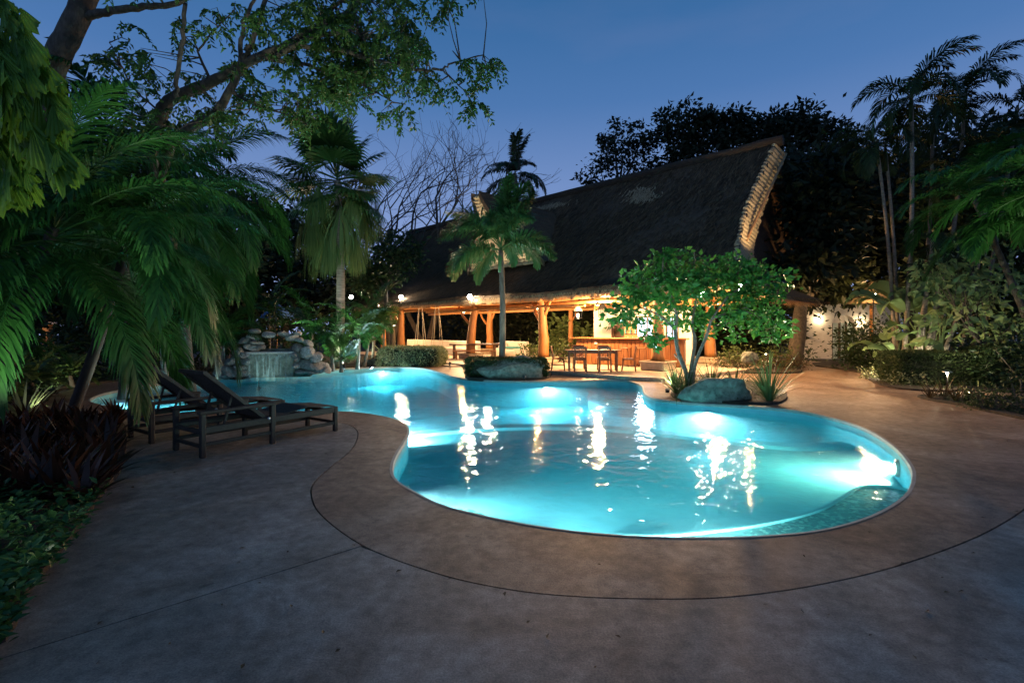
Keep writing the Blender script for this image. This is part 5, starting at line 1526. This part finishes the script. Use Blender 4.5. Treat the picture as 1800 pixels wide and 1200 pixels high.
LP_ = [(560, 40, 9, 95, 62, 105), (640, 110, 9, 85, 50, 85), (690, 60, 9, 55, 70, 52), (480, 130, 9, 70, 55, 42), (590, 145, 9, 70, 36, 60), (430, 175, 9.2, 55, 34, 34), (520, 190, 9.2, 45, 26, 26), (460, 25, 9, 55, 55, 36),
       (370, 30, 8.6, 45, 42, 20), (230, 85, 8.6, 80, 30, 22), (190, 100, 8.6, 30, 26, 10), (270, 105, 8.7, 40, 28, 14), (255, 165, 9, 40, 30, 16), (340, 120, 9, 40, 50, 18), (240, 215, 9.4, 60, 34, 44), (330, 200, 9.4, 60, 36, 36), (390, 210, 9.2, 40, 26, 16),
       (730, 130, 8.8, 26, 24, 9), (760, 145, 8.8, 24, 14, 6), (835, 105, 8.8, 30, 14, 10), (865, 100, 8.8, 14, 12, 5), (800, 145, 8.8, 26, 16, 7), (830, 180, 8.8, 22, 16, 8), (850, 140, 8.8, 16, 14, 5), (705, 185, 9, 26, 22, 9), (725, 85, 8.8, 26, 30, 12), (745, 70, 8.8, 22, 12, 4),
       (650, -20, 9, 130, 26, 40), (785, 8, 8.6, 14, 16, 6), (712, 4, 8.8, 14, 10, 4), (600, 70, 9.6, 90, 60, 50)]
limb_tree('leafy_tree', 'large spreading tree with long bare limbs and hanging leaf bunches over the pool', gz(335, 13.6, 0),
          [([(335, 690, 13.6), (315, 500, 12.6), (278, 340, 10.8), (268, 268, 9.9), (285, 200, 9.5), (312, 168, 9.4), (372, 145, 9.2), (422, 116, 9.1), (482, 90, 9), (540, 60, 9), (598, 31, 9), (640, -10, 9)], .155, .045),
           ([(278, 340, 10.8), (300, 252, 9.8), (340, 222, 9.4), (382, 196, 9.3), (408, 152, 9.2), (428, 110, 9.1), (440, 80, 9), (466, 0, 8.8)], .11, .04),
           ([(482, 90, 9), (520, 82, 8.9), (580, 86, 8.9), (640, 100, 8.8), (700, 116, 8.8), (742, 124, 8.8), (775, 121, 8.8), (800, 110, 8.8), (850, 96, 8.8)], .055, .010),
           ([(775, 121, 8.8), (800, 144, 8.8), (830, 172, 8.8)], .018, .006), ([(466, 104, 9), (520, 110, 9), (580, 128, 9), (640, 150, 9), (690, 180, 9)], .045, .008),
           ([(422, 116, 9.1), (426, 60, 9), (440, 10, 8.9), (470, -30, 8.9)], .045, .02), ([(540, 60, 9), (600, 0, 9), (660, -40, 9)], .04, .02), ([(482, 100, 9), (540, 70, 8.6), (570, 62, 8.6), (620, 55, 8.6), (640, 75, 8.6)], .05, .015),
           ([(408, 152, 9.2), (420, 170, 9.2), (470, 190, 9.1), (520, 210, 9), (540, 220, 9)], .03, .008), ([(285, 200, 9.5), (240, 160, 9.4), (210, 110, 9.2), (190, 70, 9)], .022, .006), ([(372, 145, 9.2), (350, 90, 9.1), (390, 40, 9)], .03, .01)],
          LP_, 8, M['lf_tree'])
spotlight(Vector((-4.35, 3.6, .2)), P(540, 110, 9), 1100, (.95, 1, .8), 'small spotlight in the near bed aimed up at the spreading tree', 40)

# ---------------------------------------------------------------- bare tree, coconut palm and the trees behind
def bare_tree(label, base, h, spread, seed, forks):
    r = random.Random(seed); root = thing('bare_tree', label, 'tree', base, 0, 'leafless trees behind the pavilion'); mb = MB()
    def grow(p, d, L, rad, depth):
        n_ = 4; pts = [p]
        for i in range(n_):
            d = (d + Vector((r.gauss(0, .16), r.gauss(0, .10), r.gauss(.03, .12)))).normalized(); pts.append(pts[-1] + d * L / n_)
        mb.tube(pts, [rad * (1 - .4 * i / n_) for i in range(n_ + 1)], 6 if depth > 2 else 3, cap=False)
        if depth == 0: return
        for k in range(r.choice((2, 2, 3))):
            ax = Vector((r.gauss(0, 1), r.gauss(0, .6), r.gauss(0, .4))).normalized()
            d2 = (d + ax * r.uniform(.45, .95)).normalized()
            grow(pts[-1] if k < 2 else pts[2], d2, L * r.uniform(.62, .85), rad * .6, depth - 1)
    for d, rad in forks: grow(Vector((0, 0, -.1)), Vector(d).normalized(), h * .36, rad, 6)
    obj('branches', mb, M['darktwig'], root); return root
bare_tree('leafless dark tree with a wide bare crown behind the left end of the roof', gz(752, 37, 0), 15.5, 1, 4, (((.15, 0, 1), .32), ((-.35, .1, 1), .24)))
bare_tree('slimmer leafless tree beside the fan palm', gz(690, 36, 0), 15.5, 1, 12, (((0, 0, 1), .22), ((.12, 0, 1), .18)))
coc = [withmat(frond(3.3, R(a), R(b), 34, .75, .10, .55, .1, 160 + i), M['lf_coco']) for i, (a, b) in enumerate(((86, 40), (66, 85), (45, 105), (22, 105), (0, 85)))]
fr_ = [('frond', coc[i % 5], i * 2.399, rs.uniform(.85, 1.08), -.1 * (i % 5)) for i in range(20)]
palm('coconut_palm', 'dark coconut palm rising behind the thatched roof', gz(905, 40, 0), P(905, 305, 40), .18, M['palmtrunk'], fr_, cat='palm tree')

def bt(label, base, ells, per, L, m='lf_black', tr=.25, group='dark trees beyond the garden', name='dark_tree', dens=1.7, **k):
    return broad_tree(name, label, tuple(base), [ell(*e_) for e_ in ells], int(per * dens), L * 1.15, M[m], M['bark'], rng, tr, group, **k)
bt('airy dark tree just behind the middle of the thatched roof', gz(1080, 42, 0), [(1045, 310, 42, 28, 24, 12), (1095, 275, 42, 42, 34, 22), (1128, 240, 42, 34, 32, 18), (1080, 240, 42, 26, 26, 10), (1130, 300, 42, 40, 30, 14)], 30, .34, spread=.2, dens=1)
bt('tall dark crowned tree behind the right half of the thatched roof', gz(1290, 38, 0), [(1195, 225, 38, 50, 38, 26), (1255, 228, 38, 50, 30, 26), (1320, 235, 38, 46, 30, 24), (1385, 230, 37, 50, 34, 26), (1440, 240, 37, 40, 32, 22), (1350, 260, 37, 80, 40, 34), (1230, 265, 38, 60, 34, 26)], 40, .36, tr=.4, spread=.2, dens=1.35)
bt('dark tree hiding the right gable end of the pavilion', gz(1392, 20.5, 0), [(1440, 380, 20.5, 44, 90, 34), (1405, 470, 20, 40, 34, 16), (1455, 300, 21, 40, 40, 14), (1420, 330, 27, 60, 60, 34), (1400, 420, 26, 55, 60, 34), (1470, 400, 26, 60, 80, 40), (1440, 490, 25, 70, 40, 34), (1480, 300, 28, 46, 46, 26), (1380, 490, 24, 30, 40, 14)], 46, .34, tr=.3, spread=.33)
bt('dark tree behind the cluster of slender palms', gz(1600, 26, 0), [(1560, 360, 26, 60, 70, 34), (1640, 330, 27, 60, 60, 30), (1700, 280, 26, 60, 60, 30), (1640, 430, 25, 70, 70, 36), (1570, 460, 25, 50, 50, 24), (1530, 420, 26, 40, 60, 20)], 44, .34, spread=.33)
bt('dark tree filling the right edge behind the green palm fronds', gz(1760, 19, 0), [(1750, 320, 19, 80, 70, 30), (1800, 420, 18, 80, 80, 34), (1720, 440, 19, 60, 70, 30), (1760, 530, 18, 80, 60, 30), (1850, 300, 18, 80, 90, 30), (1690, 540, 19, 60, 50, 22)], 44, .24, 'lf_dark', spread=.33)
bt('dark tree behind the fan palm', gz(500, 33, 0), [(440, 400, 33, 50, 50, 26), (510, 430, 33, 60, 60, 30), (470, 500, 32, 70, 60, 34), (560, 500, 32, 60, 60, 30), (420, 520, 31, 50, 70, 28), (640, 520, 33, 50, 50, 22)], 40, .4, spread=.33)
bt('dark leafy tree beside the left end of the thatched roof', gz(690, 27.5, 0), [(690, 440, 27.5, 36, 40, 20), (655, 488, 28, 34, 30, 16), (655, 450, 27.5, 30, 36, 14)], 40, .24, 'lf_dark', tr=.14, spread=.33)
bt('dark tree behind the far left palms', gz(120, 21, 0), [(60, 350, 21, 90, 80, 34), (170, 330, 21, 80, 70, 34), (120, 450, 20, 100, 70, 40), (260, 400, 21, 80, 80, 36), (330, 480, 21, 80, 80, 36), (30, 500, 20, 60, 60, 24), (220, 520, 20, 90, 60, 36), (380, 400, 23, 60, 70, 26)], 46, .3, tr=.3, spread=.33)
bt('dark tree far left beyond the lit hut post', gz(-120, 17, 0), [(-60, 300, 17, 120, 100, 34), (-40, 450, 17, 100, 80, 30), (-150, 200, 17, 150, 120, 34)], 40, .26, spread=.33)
# far woods closing the horizon
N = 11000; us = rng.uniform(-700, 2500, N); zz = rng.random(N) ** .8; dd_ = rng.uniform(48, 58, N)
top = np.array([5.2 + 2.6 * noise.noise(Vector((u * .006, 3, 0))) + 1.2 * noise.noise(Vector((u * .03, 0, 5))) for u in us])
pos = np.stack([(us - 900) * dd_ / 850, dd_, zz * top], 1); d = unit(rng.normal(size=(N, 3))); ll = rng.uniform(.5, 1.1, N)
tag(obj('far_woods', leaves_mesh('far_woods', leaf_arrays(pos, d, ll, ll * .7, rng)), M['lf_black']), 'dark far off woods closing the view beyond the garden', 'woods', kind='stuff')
# understorey masses
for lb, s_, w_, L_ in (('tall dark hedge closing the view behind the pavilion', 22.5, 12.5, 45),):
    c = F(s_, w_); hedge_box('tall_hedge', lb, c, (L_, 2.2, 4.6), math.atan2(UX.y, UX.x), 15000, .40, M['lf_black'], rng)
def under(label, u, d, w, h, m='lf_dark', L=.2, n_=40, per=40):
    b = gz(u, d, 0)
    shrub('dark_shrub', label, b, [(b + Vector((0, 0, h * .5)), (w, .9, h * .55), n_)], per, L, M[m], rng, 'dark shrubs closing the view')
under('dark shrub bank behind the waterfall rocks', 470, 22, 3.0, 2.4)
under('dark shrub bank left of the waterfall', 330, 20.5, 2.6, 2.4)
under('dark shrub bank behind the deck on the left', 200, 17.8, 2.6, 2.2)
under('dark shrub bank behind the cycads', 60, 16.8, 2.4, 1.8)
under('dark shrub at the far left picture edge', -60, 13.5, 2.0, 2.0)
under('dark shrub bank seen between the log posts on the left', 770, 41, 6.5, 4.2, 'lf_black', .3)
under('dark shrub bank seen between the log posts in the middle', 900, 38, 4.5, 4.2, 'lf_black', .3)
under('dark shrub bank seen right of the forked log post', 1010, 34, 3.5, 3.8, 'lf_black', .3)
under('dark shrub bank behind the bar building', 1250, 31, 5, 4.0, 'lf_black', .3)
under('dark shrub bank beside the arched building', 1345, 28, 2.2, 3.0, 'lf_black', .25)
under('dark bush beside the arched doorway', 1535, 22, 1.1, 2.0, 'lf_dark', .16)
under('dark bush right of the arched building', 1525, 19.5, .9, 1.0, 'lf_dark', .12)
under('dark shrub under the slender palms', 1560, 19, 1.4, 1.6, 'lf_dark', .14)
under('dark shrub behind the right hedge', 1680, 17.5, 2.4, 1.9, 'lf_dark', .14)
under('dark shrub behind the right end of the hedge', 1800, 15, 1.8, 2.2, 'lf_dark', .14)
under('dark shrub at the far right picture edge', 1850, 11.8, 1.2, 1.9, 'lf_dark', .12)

# ---------------------------------------------------------------- right hand palms
man = [withmat(frond(1.95, R(a), R(b), 40, .60, .044, .5, .3, 180 + i), M['lf_coco']) for i, (a, b) in enumerate(((74, 84), (60, 118), (46, 135), (30, 138), (10, 115)))]
def slender(label, ub, db, ut, vt, s, nf=14, r=.062):
    b = gz(ub, db); t = P(ut, vt, db + .2)
    fr_ = [('frond', man[i % 5], i * 2.399 + rs.random() * .6, s * rs.uniform(.9, 1.1), -.08 * (i % 5)) for i in range(nf)]
    p = palm('slender_palm', label, b, t, r, M['palebark'], fr_, 'slender ringed palms right of the path')
    tv = t - b; obj('crownshaft', MB().tube([tv * (1 - .9 / tv.length), tv * (1 - .4 / tv.length), tv * 1.01], [r * .95, r * 1.1, r * .6], 8), M['lf_coco'], p, True)
slender('tallest straight slender palm with a pale ringed trunk right of the path', 1586, 16.0, 1602, 168, 1.0)
slender('slender palm with a high crown near the right top corner', 1640, 18.0, 1697, 165, 1.12, 12)
slender('slender palm leaning left below the tallest one', 1574, 16.8, 1540, 245, .85, 10, .052)
slender('short slender palm close behind the leaning one', 1578, 17.4, 1556, 258, .8, 9, .052)
slender('slender palm with a crown at the right picture edge', 1700, 17.0, 1788, 190, 1.05, 11)
slender('slender palm behind the tallest one with a crown just right of it', 1610, 19.0, 1640, 215, 1.1, 12)
slender('slender palm with a low dark crown between the high right ones', 1680, 16.0, 1745, 260, 1.0, 12)
slender('slender palm whose crown hangs below the high right one', 1625, 17.5, 1690, 300, .95, 10)
for u0, u1, v1, lb in ((1600, 1640, 420, 'thin bare stem leaning right behind the tallest palm'), (1626, 1660, 440, 'thick pale leaning stem right of the tallest palm'), (1640, 1735, 400, 'long stem leaning far right among the palms'), (1610, 1632, 470, 'thin pale stem close to the tallest palm'), (1618, 1650, 500, 'thin stem between the leaning stems')):
    b = gz(u0, 15.2 + rs.random()); t = P(u1, v1, 15.6)
    palm('palm_stem', lb, b, t, .06, M['palebark'], [('frond', man[2 + i % 3], i * 2.399 + rs.random(), .62, 0) for i in range(6)], 'leaning palm stems right of the path')
grn = [withmat(frond(2.5, R(a), R(b), 48, .62, .04, .35, .22, 220 + i), M['lf_palm']) for i, (a, b) in enumerate(((70, 80), (50, 95), (30, 95), (10, 85)))]
for lb, base, top, nf, s_, az in (('lit green feather palm arching in from the right edge', gz(1990, 10.2), P(1880, 330, 10.0), 20, .95, .3), ('middle lit green feather palm on the right above the broad leaved tree', gz(1850, 13.2), P(1712, 350, 12.4), 15, .85, .8), ('lower lit green feather palm among the right hand trees', gz(1900, 12.0), P(1800, 410, 11.8), 15, .9, 1.2)):
    palm('feather_palm', lb, base, top, .07, M['bark'], [('frond', grn[i % 4], az + i * 2.399, s_ * rs.uniform(.85, 1.1), 0) for i in range(nf)], 'lit feather palms on the right')
spotlight(gz(1700, 10.5, .15), P(1730, 380, 10.6), 700, (.8, 1, .6), 'small spotlight in the strip bed aimed at the right feather palms', 75)

# paddle leaved plants
def paddle(L, W, seed):
    r = random.Random(seed); mb = MB(); K = 12
    mb.tube([(0, 0, 0), (.05, 0, L * .6), (.16, 0, L * 1.0)], [.022, .018, .012], 5)
    p = Vector((.16, 0, L)); a = R(70)
    pts = []
    for i in range(K + 1):
        pts.append(p.copy()); a -= R(9); p = p + Vector((math.cos(a), 0, math.sin(a))) * L * .75 / K
    for sg in (-1, 1):
        rows_ = []
        for i in range(K + 1):
            t = i / K; w = W * math.sin(math.pi * (.06 + .94 * t) ** .8) ** .7 if t < 1 else .005
            tg = (pts[min(i + 1, K)] - pts[max(i - 1, 0)]).normalized(); nm_ = Vector((-tg.z, 0, tg.x))
            rows_.append((pts[i], pts[i] + Vector((0, sg, 0)) * w + nm_ * w * .35 - tg * w * .1))
        cut = sorted(r.sample(range(3, K - 1), 2))
        seg = [rows_[:cut[0] + 1], [(lerp(rows_[cut[0]][0], rows_[cut[0] + 1][0], .1), lerp(rows_[cut[0]][1], rows_[cut[0] + 1][1], .35) - Vector((0, 0, .05)))] + rows_[cut[0] + 1:cut[1] + 1], [(lerp(rows_[cut[1]][0], rows_[cut[1] + 1][0], .1), lerp(rows_[cut[1]][1], rows_[cut[1] + 1][1], .4) - Vector((0, 0, .06)))] + rows_[cut[1] + 1:]]
        for s_ in seg:
            if len(s_) > 1: mb.strip(s_)
    return withmat(mb.mesh('paddle_leaf', True), M['lf_paddle'])
pad = [paddle(1.35, .26, 300 + i) for i in range(4)]
def paddle_plant(label, b, n_, s, hi=1.0):
    root = thing('paddle_leaf_plant', label, 'plant', b, 0, 'large paddle leaved plants under the slender palms')
    for i in range(n_):
        o = link('paddle_leaf', pad[i % 4], root); o.rotation_euler = (rs.gauss(0, .22), rs.uniform(-.1, .45), i * 2.399 + rs.random()); k = s * rs.uniform(.7, 1.1); o.scale = (k, k, k * hi)
    obj('stem', MB().tube([(0, 0, -.1), (.03, 0, .5 * s)], .06 * s, 7), M['palebark'], root)
paddle_plant('tall pale paddle leaved plant left of the tallest slender palm', gz(1618, 16.6), 13, 1.15, 1.6)
paddle_plant('paddle leaved plant with an orange tinted shadow low by the path', gz(1572, 15.6), 9, .9)
paddle_plant('paddle leaved plant right of the tallest slender palm', gz(1650, 16.2), 12, 1.25, 1.5)
spotlight(gz(1578, 14.8, .15), P(1585, 500, 16.2), 1000, (1, .95, .75), 'small spotlight at the foot of the slender palms', 80)
spotlight(gz(1650, 14.6, .15), P(1650, 430, 16.5), 900, (1, .9, .65), 'small spotlight behind the right hedge aimed at the palm stems', 90)
broad_tree('broad_leaf_tree', 'pale lit broad leaved small tree leaning over the right hedge', tuple(gz(1740, 13.6)), [ell(1690, 505, 13.6, 60, 34, 16), ell(1650, 470, 13.8, 40, 30, 9), ell(1745, 480, 13.4, 55, 44, 14), ell(1700, 560, 13.2, 60, 22, 9), ell(1775, 580, 13.2, 40, 34, 10)], 16, .24, M['lf_paddle'], M['bark'], rng, .06, None, W=.42, droop=.5, spread=.34)
spotlight(gz(1705, 12.2, .1), P(1705, 500, 13.6), 150, (1, .93, .7), 'small spotlight beside the right hedge shining up into the broad leaved tree', 90)
# hedges and low plants on the right
hedge_box('green_hedge', 'dense green hedge along the narrow path on the right', G(1672, 680) + Vector((.1, .55, .0)), (2.7, 1.3, .95), R(-12), 9500, .085, M['lf_hedge'], rng)
hedge_box('green_hedge', 'darker hedge continuing to the right edge beyond the narrow path', G(1775, 684) + Vector((.6, .3, 0)), (2.4, 1.4, 1.15), R(-18), 8500, .085, M['lf_dark'], rng)
b = G(1580, 676)
shrub('pale_ground_plants', 'pale lit low plants at the curve of the path around the path lamp', b, [(G(1562, 668) + Vector((0, .3, .12)), (.75, .4, .2), 20), (G(1605, 680) + Vector((0, .3, .12)), (.5, .35, .2), 14)], 34, .09, M['lf_varieg'], rng)
for u, v, lb in ((1635, 703, 'thin reedy plant at the tip of the strip bed'), (1680, 708, 'thin reedy plant in the middle of the strip bed'), (1720, 712, 'thin reedy plant further along the strip bed'), (1660, 700, 'thin reedy plant near the bed tip by the path'), (1705, 704, 'thin reedy plant at the back of the strip bed')):
    blades('reedy_plant', lb, G(u, v) + Vector((0, 0, .04)), 26, .5, .03, M['lf_red'], rng, .9, .5, 'thin reedy plants in the strip bed')
b = G(1745, 722)
shrub('soft_shrub', 'soft pale shrub at the right of the strip bed by the deck', b, [(b + Vector((.1, .1, .2)), (.42, .3, .22), 16)], 34, .06, M['lf_hedge'], rng)
b = G(1800, 728)
shrub('soft_shrub', 'taller green shrub at the right picture edge by the deck', b, [(b + Vector((.3, .2, .45)), (.6, .5, .5), 22)], 36, .08, M['lf_dark'], rng)
# leaf litter and creeping plants over the bare soil of the beds
def litter(label, poly, n_, L, m, h=.05):
    poly = [Vector(p) for p in poly]; xs = [p.x for p in poly]; ys = [p.y for p in poly]; pos = []
    while len(pos) < n_:
        p = Vector((rs.uniform(min(xs) - .06, max(xs) + .06), rs.uniform(min(ys) - .06, max(ys) + .06), 0))
        if inpoly(p, poly): pos.append((p.x, p.y, .055 + rs.random() ** 2 * h))
    pos = np.array(pos); d = unit(rng.normal(size=pos.shape) * [1, 1, .3] + [0, 0, .15]); ll = L * rng.uniform(.5, 1.3, n_)
    o = obj('ground_plants', leaves_mesh('ground_plants', leaf_arrays(pos, d, ll, ll * .5, rng, .15, np.tile([0., 0, 1], (n_, 1)))), M[m])
    tag(o, label, 'ground cover', kind='stuff')
litter('low dark leaves carpeting the soil round the pool boulder', [G(1184, 691), G(1200, 702.5), G(1262, 707.5), G(1330, 710.5), G(1374, 707.5), G(1378, 693), G(1320, 673), G(1220, 669)], 2600, .06, 'lf_dark', .10)
litter('low leaves carpeting the soil of the bed beside the path', [G(1270, 650), G(1300, 655.5), G(1400, 655.5), G(1405, 648), G(1390, 637), G(1300, 637)], 1800, .09, 'lf_red', .12)
litter('low leaves carpeting the strip bed along the right deck edge', [G(1616, 698), G(1700, 715.5), G(1800, 737), G(1950, 766), G(1980, 730), G(1900, 713), G(1700, 697)], 3000, .055, 'lf_dark', .10)
litter('low leaves along the edge of the right hedge bed', [G(1516, 656.5), G(1546, 676.5), G(1622, 687), G(1720, 687.5), G(1810, 690), G(1900, 680), G(1700, 668), G(1560, 650)], 3200, .07, 'lf_hedge', .16)
litter('low dark plants along the far left pool edge', [G(396, 662.5), G(480, 656), G(560, 649), G(640, 644), G(770, 643.5), G(770, 632), G(640, 630), G(390, 648)], 3000, .10, 'lf_dark', .22)
litter('low dark plants along the left deck edge behind the loungers', [G(30, 727), G(78, 713), G(112, 681), G(230, 667.5), G(320, 663.5), G(385, 661), G(390, 652), G(230, 655), G(60, 668), G(-20, 700)], 3200, .12, 'lf_dark', .3)
N = 70; pos = []
while len(pos) < N:
    p = G(rs.uniform(-60, 1850), 700 + 480 * rs.random() ** 1.4)
    if not inpoly(p, offset(POOL, OUT * .1)): pos.append((p.x, p.y, .006))
pos = np.array(pos); a_ = rng.uniform(0, 6.28, N); d = np.stack([np.cos(a_), np.sin(a_), np.full(N, .08)], 1); ll = rng.uniform(.02, .05, N)
tag(obj('fallen_leaves', leaves_mesh('fallen_leaves', leaf_arrays(pos, unit(d), ll, ll * .5, rng, .12, np.tile([0., 0, 1], (N, 1)))), M['lf_red']), 'small dry fallen leaves strewn over the concrete deck', 'fallen leaves', kind='stuff')
# mushroom path lamps
def path_lamp(p, label, power=22):
    root = thing('path_lamp', label, 'path lamp', p, 0, 'mushroom path lamps along the beds')
    obj('stem', MB().tube([(0, 0, -.05), (0, 0, .42)], .016, 8), M['metal'], root)
    obj('cap', MB().lathe((0, 0, .44), [(.11, 0), (.10, .02), (.04, .055), (.01, .06)], 14), M['steel'], root)
    obj('lens', MB().lathe((0, 0, .395), [(.025, 0), (.03, .02), (.025, .04)], 10), emis('path_glow', (1, .85, .6), 25), root)
    lamp_point(root, (0, -.05, .36), power, (1, .80, .52), .03)
path_lamp(G(1573, 668) + Vector((0, .15, .05)), 'mushroom path lamp among the pale plants at the path curve', 170)
path_lamp(G(1348, 640) + Vector((0, .1, .05)), 'mushroom path lamp in the reddish bushes by the path', 60)
path_lamp(G(1668, 687) + Vector((0, .05, .05)), 'mushroom path lamp at the foot of the green hedge by the narrow path', 45)
